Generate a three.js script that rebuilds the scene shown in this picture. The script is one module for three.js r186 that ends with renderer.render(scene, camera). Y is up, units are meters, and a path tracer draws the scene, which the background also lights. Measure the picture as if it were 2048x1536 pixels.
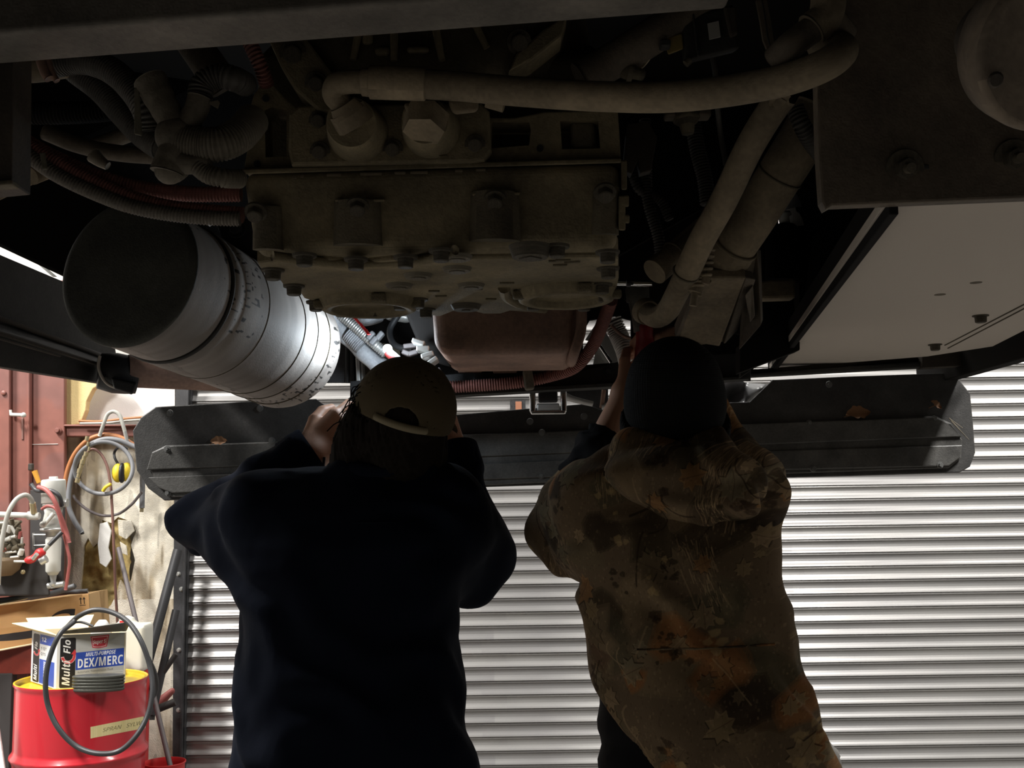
import * as THREE from 'three';
import { RoundedBoxGeometry } from 'three/addons/geometries/RoundedBoxGeometry.js';
import { mergeGeometries, mergeVertices } from 'three/addons/utils/BufferGeometryUtils.js';
import { RectAreaLightUniformsLib } from 'three/addons/lights/RectAreaLightUniformsLib.js';

// ------------------------------------------------------------------ camera, light, exposure
const W = 2048, H = 1536, F = 2150;                      // photograph size and focal length in its pixels
const EYE = 1.55, PITCH = 0.1078, ROLL = -0.014;
const camera = new THREE.PerspectiveCamera(2 * Math.atan(H / 2 / F) * 180 / Math.PI, W / H, 0.05, 60);
camera.rotation.order = 'YXZ';
camera.position.set(0, EYE, 0);
camera.rotation.set(PITCH, 0, ROLL);
camera.updateMatrixWorld(true);
const scene = new THREE.Scene();
scene.background = new THREE.Color(0x000000);
const renderer = new THREE.WebGLRenderer({ antialias: true });
renderer.toneMapping = THREE.LinearToneMapping;
renderer.toneMappingExposure = 1.0;
renderer.shadowMap.enabled = true;
RectAreaLightUniformsLib.init();
const LAMP_COLOR = new THREE.Color().setRGB(1, 0.978, 0.945);
// ceiling lamps, all out of view: x, y, z, radiance.  Left and right of the bus (the low ones light the mud flap ends), two over the door gap
const LAMPS = [
  [-4.0, 4.9, -3.2, 430], [-2.7, 3.75, -1.5, 190],
  [4.2, 4.9, -3.1, 110], [2.2, 4.0, -1.6, 205],
  [-0.9, 5.3, -4.15, 60], [1.3, 5.3, -4.15, 60],
];
const TORCH = { intensity: 0.2, beam: 0.6, color: new THREE.Color().setRGB(0.78, 0.9, 1.0) };

// ------------------------------------------------------------------ helpers
const V = (x, y, z) => new THREE.Vector3(x, y, z);
const rayOf = (px, py) => V((px - W / 2) / F, (H / 2 - py) / F, -1).applyQuaternion(camera.quaternion);
const p = (px, py, d) => { const r = rayOf(px, py); return r.multiplyScalar(d / -r.z).add(camera.position); };   // point of the place at depth d
const onY = (px, py, y) => { const r = rayOf(px, py); return r.multiplyScalar((y - EYE) / r.y).add(camera.position); };
const mpp = (d) => d / F;                                  // metres per pixel at depth d
let seed = 7;
const rnd = () => { seed = (seed * 1664525 + 1013904223) >>> 0; return seed / 4294967296; };
const rr = (a, b) => a + (b - a) * rnd();
const lerp = (a, b, t) => a + (b - a) * t, clamp = (x, a = 0, b = 1) => Math.min(b, Math.max(a, x));
const sstep = (a, b, x) => { const t = clamp((x - a) / (b - a)); return t * t * (3 - 2 * t); };
const hash = (x, y, z) => { let h = (x * 374761393 + y * 668265263 + z * 2147483647 + 1013) | 0; h = Math.imul(h ^ (h >>> 13), 1274126177); return ((h ^ (h >>> 16)) >>> 0) / 4294967296; };
function vnoise(x, y, z = 0, per = 0) {
  const X = Math.floor(x), Y = Math.floor(y), Z = Math.floor(z), fx = x - X, fy = y - Y, fz = z - Z;
  const w = (t) => t * t * (3 - 2 * t), m = (a) => per ? ((a % per) + per) % per : a, u = w(fx), v = w(fy), q = w(fz);
  const h = (i, j, k) => hash(m(X + i), m(Y + j), Z + k);
  return lerp(lerp(lerp(h(0, 0, 0), h(1, 0, 0), u), lerp(h(0, 1, 0), h(1, 1, 0), u), v), lerp(lerp(h(0, 0, 1), h(1, 0, 1), u), lerp(h(0, 1, 1), h(1, 1, 1), u), v), q);
}
const fbm = (x, y, z = 0, oct = 4, per = 0) => { let s = 0, a = 0.5, n = 0; for (let i = 0; i < oct; i++) { s += a * vnoise(x, y, z + i * 17, per); n += a; a /= 2; x *= 2; y *= 2; z *= 2; per *= 2; } return s / n; };

const used = {};
const numbered = (name) => { const n = used[name] = (used[name] ?? -1) + 1; return n ? name + '_' + String(n).padStart(3, '0') : name; };
function tag(o, label, category, group, kind) { if (label) o.userData.label = label; if (category) o.userData.category = category; if (group) o.userData.group = group; if (kind) o.userData.kind = kind; return o; }
function thing(name, label, category, group, kind) { const o = new THREE.Group(); o.name = numbered(name); scene.add(o); return tag(o, label, category, group, kind); }
function part(parent, name, geo, mat, label, kind) {
  if (mat.map === T.dust && ['CylinderGeometry', 'LatheGeometry', 'TorusGeometry'].includes(geo.type)) geo = uvb(geo);
  const m = new THREE.Mesh(geo, mat); m.name = name; m.castShadow = m.receiveShadow = true;
  if (label) m.userData.label = label; if (kind) m.userData.kind = kind; parent.add(m); return m;
}
function single(name, geo, mat, label, category, group, kind) { const m = part(scene, numbered(name), geo, mat); return tag(m, label, category, group, kind); }
const struct = (name, geo, mat) => { const m = part(scene, name, geo, mat); m.userData.kind = 'structure'; return m; };

// geometry ---------------------------------------------------------
const rbox = (w, h, d, r = 0.004, s = 2) => new RoundedBoxGeometry(w, h, d, s, Math.min(r, w * 0.49, h * 0.49, d * 0.49));
const boxAt = (w, h, d, c, r) => rbox(w, h, d, r).translate(c.x, c.y, c.z);
function merge(list) {
  const gs = list.map((g) => { const q = g.index ? g.toNonIndexed() : g; for (const k of Object.keys(q.attributes)) if (!['position', 'normal', 'uv'].includes(k)) q.deleteAttribute(k);
    if (!q.attributes.normal) q.computeVertexNormals(); if (!q.attributes.uv) q.setAttribute('uv', new THREE.BufferAttribute(new Float32Array(q.attributes.position.count * 2), 2)); return q; });
  return mergeGeometries(gs);
}
function basis(geo, o, x, y) {                              // puts a geometry's own axes along x and y, its origin at o
  const X = x.clone().normalize(), Z = X.clone().cross(y).normalize(), Y = Z.clone().cross(X);
  return geo.applyMatrix4(new THREE.Matrix4().makeBasis(X, Y, Z).setPosition(o));
}
function along(geo, a, dir) { return geo.applyMatrix4(new THREE.Matrix4().compose(a, new THREE.Quaternion().setFromUnitVectors(V(0, 1, 0), dir.clone().normalize()), V(1, 1, 1))); }   // +y of the geometry along dir
const rod = (a, b, r0, r1 = r0, n = 20) => { const d = b.clone().sub(a), L = d.length(); return along(new THREE.CylinderGeometry(r1, r0, L, n, 1).translate(0, L / 2, 0), a, d); };
function lathe(a, b, prof, n = 40) {                        // prof: [t along a-b, radius]
  const d = b.clone().sub(a), L = d.length();
  return along(new THREE.LatheGeometry(prof.map(([t, r]) => new THREE.Vector2(r, t * L)), n), a, d);
}
function sweep(pts, rad, seg = 60, m = 16, closed = false) {  // hose along a smooth line with caps; rad(t, s) may vary
  const c = new THREE.CatmullRomCurve3(pts, closed, 'centripetal'), L = c.getLength(), f = c.computeFrenetFrames(seg, closed);
  const R = typeof rad === 'function' ? rad : () => rad, pos = [], uv = [], idx = [], P0 = new THREE.Vector3();
  for (let i = 0; i <= seg; i++) {
    const t = i / seg, q = c.getPointAt(t), r = R(t, t * L);
    for (let j = 0; j <= m; j++) { const a = j / m * Math.PI * 2; P0.copy(q).addScaledVector(f.normals[i % (seg + 1)], Math.cos(a) * r).addScaledVector(f.binormals[i % (seg + 1)], Math.sin(a) * r); pos.push(P0.x, P0.y, P0.z); uv.push(a * R(0, 0), t * L); }
  }
  for (let i = 0; i < seg; i++) for (let j = 0; j < m; j++) { const a = i * (m + 1) + j, b = a + m + 1; idx.push(a, b, a + 1, b, b + 1, a + 1); }
  if (!closed) for (const e of [0, seg]) { const q = c.getPointAt(e / seg), k = pos.length / 3; pos.push(q.x, q.y, q.z); uv.push(0, 0); for (let j = 0; j < m; j++) { const a = e * (m + 1) + j; e ? idx.push(k, a, a + 1) : idx.push(k, a + 1, a); } }
  const g = new THREE.BufferGeometry(); g.setAttribute('position', new THREE.Float32BufferAttribute(pos, 3)); g.setAttribute('uv', new THREE.Float32BufferAttribute(uv, 2)); g.setIndex(idx); g.computeVertexNormals();
  const N = g.attributes.normal, c0 = V(0, 0, 0); let flip = 0;   // normals outward
  for (let k = 0; k < 5; k++) { const q = c.getPointAt(0.3), i = (Math.round(seg * 0.3) * (m + 1) + k) ; c0.fromBufferAttribute(g.attributes.position, i).sub(c.getPointAt(Math.round(seg * 0.3) / seg)); flip += c0.dot(V(N.getX(i), N.getY(i), N.getZ(i))) < 0 ? 1 : -1; }
  if (flip > 0) { const I = g.index.array; for (let i = 0; i < I.length; i += 3) { const t = I[i]; I[i] = I[i + 1]; I[i + 1] = t; } g.computeVertexNormals(); }
  return g;
}
const ribbed = (pts, r, pitch = 0.005, depth = 0.12, m = 14) => { const L = new THREE.CatmullRomCurve3(pts, false, 'centripetal').getLength(), seg = Math.min(700, Math.max(24, Math.round(L / pitch * 4))); return sweep(pts, (t, s) => r * (1 - depth + depth * (Math.cos(s / pitch * Math.PI * 2) > -0.2 ? 1 : -0.6)), seg, m); };
function hexa(c, r = 0.008, s = 3) {                        // rounded block through eight corners: front TL TR BR BL, then rear TL TR BR BL
  const w = c[0].distanceTo(c[1]), h = c[0].distanceTo(c[3]), d = c[0].distanceTo(c[4]), g = rbox(w, h, d, r, s), P = g.attributes.position, q = V(0, 0, 0);
  for (let i = 0; i < P.count; i++) {
    const u = P.getX(i) / w + 0.5, v = 0.5 - P.getY(i) / h, t = 0.5 - P.getZ(i) / d;
    const mix = (k) => c[k].clone().lerp(c[k + 1], u).lerp(c[k + 3].clone().lerp(c[k + 2], u), v);
    q.copy(mix(0)).lerp(mix(4), t); P.setXYZ(i, q.x, q.y, q.z);
  }
  const ng = g; ng.computeVertexNormals(); return ng;
}
function slab(a, b, c, d, th, r = 0.002) {                  // four corners of the face that is seen (TL TR BR BL), thickness th behind it
  const n = b.clone().sub(a).cross(d.clone().sub(a)).normalize();   // away from viewer for TL,TR,BL order
  return hexa([a, b, c, d, ...[a, b, c, d].map((q) => q.clone().addScaledVector(n, th))], r, 1);
}
function extrude(pts, depth, bevel = 0.002, holes = []) {
  const s = new THREE.Shape(pts.map((q) => new THREE.Vector2(q[0], q[1])));
  for (const h of holes) s.holes.push(new THREE.Path(h.map((q) => new THREE.Vector2(q[0], q[1]))));
  return new THREE.ExtrudeGeometry(s, { depth, bevelEnabled: bevel > 0, bevelSize: bevel, bevelThickness: bevel, bevelSegments: 2, curveSegments: 10 });
}
function plateAt(pix, d, th, bevel = 0.002, holes = []) {    // flat sheet standing at depth d, outline given where the photograph shows it, th thick
  const toW = (q) => { const w = p(q[0], q[1], d); return [w.x, w.y]; };
  return extrude(pix.map(toW), th, bevel, holes.map((h) => h.map(toW))).translate(0, 0, -d - th);
}
function hexBolt(r = 0.011, h = 0.009, washer = true) {
  const l = [new THREE.CylinderGeometry(r * 0.94, r, h, 6).translate(0, h / 2 + (washer ? 0.003 : 0), 0)];
  if (washer) l.push(new THREE.CylinderGeometry(r * 1.35, r * 1.4, 0.004, 20).translate(0, 0.001, 0));
  l.push(new THREE.CylinderGeometry(r * 0.75, r * 0.9, 0.0015, 16).translate(0, h + (washer ? 0.0035 : 0.0005), 0));
  return merge(l);
}
function uvb(geo, sc = 1) {                                  // box-projected uv in metres times sc
  const g = geo.index ? geo.toNonIndexed() : geo, P = g.attributes.position, uv = new Float32Array(P.count * 2), n = V(0, 0, 0), a = V(0, 0, 0), b = V(0, 0, 0), c = V(0, 0, 0);
  for (let i = 0; i < P.count; i += 3) {
    a.fromBufferAttribute(P, i); b.fromBufferAttribute(P, i + 1); c.fromBufferAttribute(P, i + 2); n.copy(b).sub(a).cross(c.sub(a));
    const x = Math.abs(n.x), y = Math.abs(n.y), z = Math.abs(n.z);
    for (let k = 0; k < 3; k++) { const X = P.getX(i + k), Y = P.getY(i + k), Z = P.getZ(i + k), q = (x >= y && x >= z) ? [Z, Y] : y >= z ? [X, Z] : [X, Y]; uv[(i + k) * 2] = q[0] * sc; uv[(i + k) * 2 + 1] = q[1] * sc; }
  }
  g.setAttribute('uv', new THREE.BufferAttribute(uv, 2)); return g;
}
const arc = (n, f) => Array.from({ length: n + 1 }, (_, i) => f(i / n));

// signed distances, meshed by surface nets --------------------------
const smin = (a, b, k) => { const h = Math.max(k - Math.abs(a - b), 0) / k; return Math.min(a, b) - h * h * k * 0.25; };
function cap(a, b, ra, rb) { const d = b.clone().sub(a), L2 = d.lengthSq() || 1e-9; return (x, y, z) => { const ex = x - a.x, ey = y - a.y, ez = z - a.z, t = clamp((ex * d.x + ey * d.y + ez * d.z) / L2), qx = ex - d.x * t, qy = ey - d.y * t, qz = ez - d.z * t; return Math.sqrt(qx * qx + qy * qy + qz * qz) - (ra + (rb - ra) * t); }; }
function ell(c, rx, ry, rz, q) { const iq = q ? q.clone().invert() : null, v = V(0, 0, 0), m = Math.min(rx, ry, rz); return (x, y, z) => { v.set(x - c.x, y - c.y, z - c.z); if (iq) v.applyQuaternion(iq); const k = Math.sqrt((v.x / rx) ** 2 + (v.y / ry) ** 2 + (v.z / rz) ** 2); return (k - 1) * (m + (Math.max(rx, ry, rz) - m) * 0.3); }; }
function union(list, k) { return (x, y, z) => { let d = 1e3; for (const f of list) d = smin(d, f(x, y, z), k); return d; }; }
function nets(f, lo, hi, c) {
  const nx = Math.ceil((hi.x - lo.x) / c) + 1, ny = Math.ceil((hi.y - lo.y) / c) + 1, nz = Math.ceil((hi.z - lo.z) / c) + 1, val = new Float32Array(nx * ny * nz), id = new Int32Array(nx * ny * nz).fill(-1), pos = [], idx = [];
  const at = (i, j, k) => i + nx * (j + ny * k);
  for (let k = 0; k < nz; k++) for (let j = 0; j < ny; j++) for (let i = 0; i < nx; i++) val[at(i, j, k)] = f(lo.x + i * c, lo.y + j * c, lo.z + k * c);
  for (let k = 0; k < nz - 1; k++) for (let j = 0; j < ny - 1; j++) for (let i = 0; i < nx - 1; i++) {
    let n = 0, sx = 0, sy = 0, sz = 0;
    const e = (i0, j0, k0, i1, j1, k1) => { const a = val[at(i + i0, j + j0, k + k0)], b = val[at(i + i1, j + j1, k + k1)]; if ((a < 0) !== (b < 0)) { const t = a / (a - b); n++; sx += i0 + (i1 - i0) * t; sy += j0 + (j1 - j0) * t; sz += k0 + (k1 - k0) * t; } };
    for (let u = 0; u < 2; u++) for (let v = 0; v < 2; v++) { e(0, u, v, 1, u, v); e(u, 0, v, u, 1, v); e(u, v, 0, u, v, 1); }
    if (n) { id[at(i, j, k)] = pos.length / 3; pos.push(lo.x + (i + sx / n) * c, lo.y + (j + sy / n) * c, lo.z + (k + sz / n) * c); }
  }
  const quad = (a, b, c2, d, fl) => { if (a < 0 || b < 0 || c2 < 0 || d < 0) return; fl ? idx.push(a, b, c2, a, c2, d) : idx.push(a, c2, b, a, d, c2); };
  for (let k = 1; k < nz - 1; k++) for (let j = 1; j < ny - 1; j++) for (let i = 1; i < nx - 1; i++) {
    const a = val[at(i, j, k)] < 0;
    if (a !== val[at(i + 1, j, k)] < 0) quad(id[at(i, j - 1, k - 1)], id[at(i, j, k - 1)], id[at(i, j, k)], id[at(i, j - 1, k)], a);
    if (a !== val[at(i, j + 1, k)] < 0) quad(id[at(i - 1, j, k - 1)], id[at(i - 1, j, k)], id[at(i, j, k)], id[at(i, j, k - 1)], a);
    if (a !== val[at(i, j, k + 1)] < 0) quad(id[at(i - 1, j - 1, k)], id[at(i, j - 1, k)], id[at(i, j, k)], id[at(i - 1, j, k)], a);
  }
  const g = new THREE.BufferGeometry(); g.setAttribute('position', new THREE.Float32BufferAttribute(pos, 3)); g.setIndex(idx); g.computeVertexNormals();
  const uv = new Float32Array(pos.length / 3 * 2); for (let i = 0; i < pos.length / 3; i++) { uv[2 * i] = pos[3 * i] + pos[3 * i + 2] * 0.6; uv[2 * i + 1] = pos[3 * i + 1] + pos[3 * i + 2] * 0.15; }
  g.setAttribute('uv', new THREE.BufferAttribute(uv, 2)); return g;
}

// ------------------------------------------------------------------ textures and materials
function tex(n, fn, srgb = true, rep = 1) {
  const d = new Uint8Array(n * n * 4);
  for (let y = 0; y < n; y++) for (let x = 0; x < n; x++) { const c = fn(x / n, y / n), i = (y * n + x) * 4; for (let k = 0; k < 3; k++) d[i + k] = clamp(Array.isArray(c) ? c[k] : c) * 255; d[i + 3] = 255; }
  const t = new THREE.DataTexture(d, n, n); t.wrapS = t.wrapT = THREE.RepeatWrapping; t.magFilter = THREE.LinearFilter; t.minFilter = THREE.LinearMipmapLinearFilter; t.generateMipmaps = true; t.repeat.set(rep, rep);
  if (srgb) t.colorSpace = THREE.SRGBColorSpace; t.needsUpdate = true; return t;
}
function canvasTex(w, h, draw) { const c = document.createElement('canvas'); c.width = w; c.height = h; draw(c.getContext('2d'), w, h); const t = new THREE.CanvasTexture(c); t.colorSpace = THREE.SRGBColorSpace; t.anisotropy = 8; return t; }
const reps = (t, r, r2 = r) => { const q = t.clone(); q.repeat.set(r, r2); q.needsUpdate = true; return q; };
const T = {};
T.dust = tex(256, (u, v) => { const a = fbm(u * 6, v * 6, 1, 5, 6), b = vnoise(u * 90, v * 90, 3, 90); return 0.74 + 0.42 * (a - 0.5) + 0.1 * (b - 0.5); }, true, 2.2);
T.grain = tex(256, (u, v) => 0.5 + 0.5 * (vnoise(u * 100, v * 100, 2, 100) - 0.5) + 0.5 * (fbm(u * 12, v * 12, 5, 4, 12) - 0.5), false, 5);
T.speck = tex(512, (u, v) => { const a = fbm(u * 5, v * 5, 9, 4, 5), s = vnoise(u * 200, v * 80, 4, 0); const dk = s > 0.8 && a > 0.52 ? 0.3 : 1; const st = 0.9 + 0.16 * (vnoise(u * 4, v * 70, 8) - 0.5); return (0.82 + 0.3 * (a - 0.5)) * dk * st; }, true, 1);
T.cloth = tex(256, (u, v) => 0.5 + 0.25 * Math.sin((u + v) * 64 * 2 * Math.PI) + 0.25 * (vnoise(u * 60, v * 60, 1, 60) - 0.5), false, 6);
T.knit = tex(256, (u, v) => 0.5 + 0.5 * Math.sin(u * 24 * 2 * Math.PI) * 0.7 + 0.3 * Math.sin(v * 40 * 2 * Math.PI), false, 6);
T.rust = tex(256, (u, v) => { const a = fbm(u * 4, v * 4, 2, 5, 4), b = fbm(u * 14, v * 14, 7, 3, 14); const k = sstep(0.5, 0.64, a); return [lerp(1, 0.95, k) * (0.9 + 0.14 * (b - 0.5)), lerp(0.97, 0.97, k) * (0.9 + 0.14 * (b - 0.5)), lerp(0.95, 0.99, k) * (0.9 + 0.14 * (b - 0.5))]; }, true, 1.3);
T.plaster = tex(512, (u, v) => { const a = fbm(u * 5, v * 3, 3, 5), st = fbm(u * 26, v * 3, 8, 3), k = sstep(0.52, 0.7, a * 0.55 + st * 0.45); const b = 0.93 + 0.2 * (fbm(u * 30, v * 30, 5, 3) - 0.5) - 0.12 * (st > 0.62 ? 1 : 0); return [b * lerp(1, 0.76, k), b * lerp(0.98, 0.7, k), b * lerp(0.93, 0.6, k)]; }, true, 0.9);
T.concrete = tex(256, (u, v) => 0.75 + 0.4 * (fbm(u * 5, v * 5, 2, 5, 5) - 0.5), true, 0.5);
T.slat = tex(256, (u, v) => { const a = fbm(u * 3, v * 14, 4, 4, 0); return [0.9 + 0.22 * (a - 0.5), 0.895 + 0.22 * (a - 0.5), 0.89 + 0.2 * (a - 0.5)]; }, true, 0.7);
T.camo = canvasTex(1024, 1024, (g, w) => {
  g.fillStyle = '#4d4335'; g.fillRect(0, 0, w, w);
  const wrap = (x, y, r, fn) => { for (const dx of [-w, 0, w]) for (const dy of [-w, 0, w]) if (x + dx > -r && x + dx < w + r && y + dy > -r && y + dy < w + r) { g.save(); g.translate(x + dx, y + dy); fn(); g.restore(); } };
  const blob = (x, y, r, col, al = 0.8, k = 11) => { const q = Array.from({ length: k }, () => r * rr(0.55, 1.2)); wrap(x, y, r * 1.6, () => { for (let s = 0; s < 3; s++) { g.globalAlpha = al * 0.42; g.fillStyle = col; g.beginPath(); for (let i = 0; i <= k; i++) { const a = i / k * 6.283, e = q[i % k] * (1.12 - s * 0.12); i ? g.lineTo(Math.cos(a) * e * 1.25, Math.sin(a) * e) : g.moveTo(e * 1.25, 0); } g.fill(); } }); };
  for (let i = 0; i < 90; i++) blob(rr(0, w), rr(0, w), rr(28, 80), ['#2b241b', '#211b14', '#5d523f', '#4a4535', '#3c3023', '#39352a'][i % 6]);
  for (let i = 0; i < 9; i++) blob(rr(0, w), rr(0, w), rr(36, 70), '#6e4a2a', 0.7);
  for (let i = 0; i < 15; i++) { const x = rr(0, w), y = rr(0, w), tl = rr(-0.5, 0.5), st = Array.from({ length: 110 }, (_, k) => [rr(-34, 34), rr(-90, 80), rr(-5, 5), rr(10, 40), rr(0.8, 3), k]); wrap(x, y, 140, () => { g.rotate(tl); for (const [a, b, e, l, lw, k] of st) { g.globalAlpha = 0.5; g.strokeStyle = k % 5 < 2 ? '#8d7a5e' : k % 5 < 4 ? '#6b5b45' : '#1e1812'; g.lineWidth = lw; g.beginPath(); g.moveTo(a, b); g.lineTo(a + e, b + l); g.stroke(); } }); }
  for (let i = 0; i < 95; i++) {                                            // lobed leaves
    const x = rr(0, w), y = rr(0, w), rot = rr(0, 6.28), s = rr(0.32, 0.95), col = ['#7a6c50', '#6a6450', '#5f5440', '#7c5e3c', '#75664e', '#57523f', '#837258'][i % 7];
    wrap(x, y, 110, () => { g.rotate(rot); g.scale(s, s); for (const [o, al, c] of [[3, 0.5, '#17120d'], [0, 0.62, col]]) { g.globalAlpha = al; g.fillStyle = c; g.beginPath(); g.moveTo(o, o); for (const [a, b] of [[14, 14], [30, 10], [27, 26], [44, 32], [31, 44], [38, 64], [20, 62], [8, 92], [-6, 66], [-28, 70], [-22, 48], [-40, 36], [-24, 28], [-28, 12], [-10, 14]]) g.lineTo(a + o, b + o); g.closePath(); g.fill(); } g.globalAlpha = 0.4; g.strokeStyle = '#2a2118'; g.lineWidth = 2; g.beginPath(); g.moveTo(0, 0); g.lineTo(4, 84); g.stroke(); });
  }
  for (let i = 0; i < 46; i++) { const x = rr(0, w), y = rr(0, w), a = [rr(-50, 50), rr(20, 70), rr(-90, 90), rr(50, 130)], lw = rr(2, 6); wrap(x, y, 170, () => { g.globalAlpha = 0.6; g.strokeStyle = i % 2 ? '#1f1912' : '#6f604b'; g.lineWidth = lw; g.beginPath(); g.moveTo(0, 0); g.quadraticCurveTo(...a); g.stroke(); }); }
  for (let i = 0; i < 60; i++) { const x = rr(0, w), y = rr(0, w); for (let k = 0; k < 5; k++) blob(x + rr(-26, 26), y + rr(-40, 40), rr(4, 13), ['#1c1610', '#241d15', '#7d6a4b'][i % 3], 0.6, 9); }
  for (let i = 0; i < 9000; i++) { g.globalAlpha = rr(0.05, 0.2); g.fillStyle = i % 2 ? '#1a140e' : '#9a876a'; g.fillRect(rr(0, w), rr(0, w), rr(1, 6), rr(2, 9)); }
});
T.camo.wrapS = T.camo.wrapT = THREE.RepeatWrapping; T.camo.repeat.set(1.35, 1.35); T.camo.offset.set(0.1, 0.35);

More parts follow.
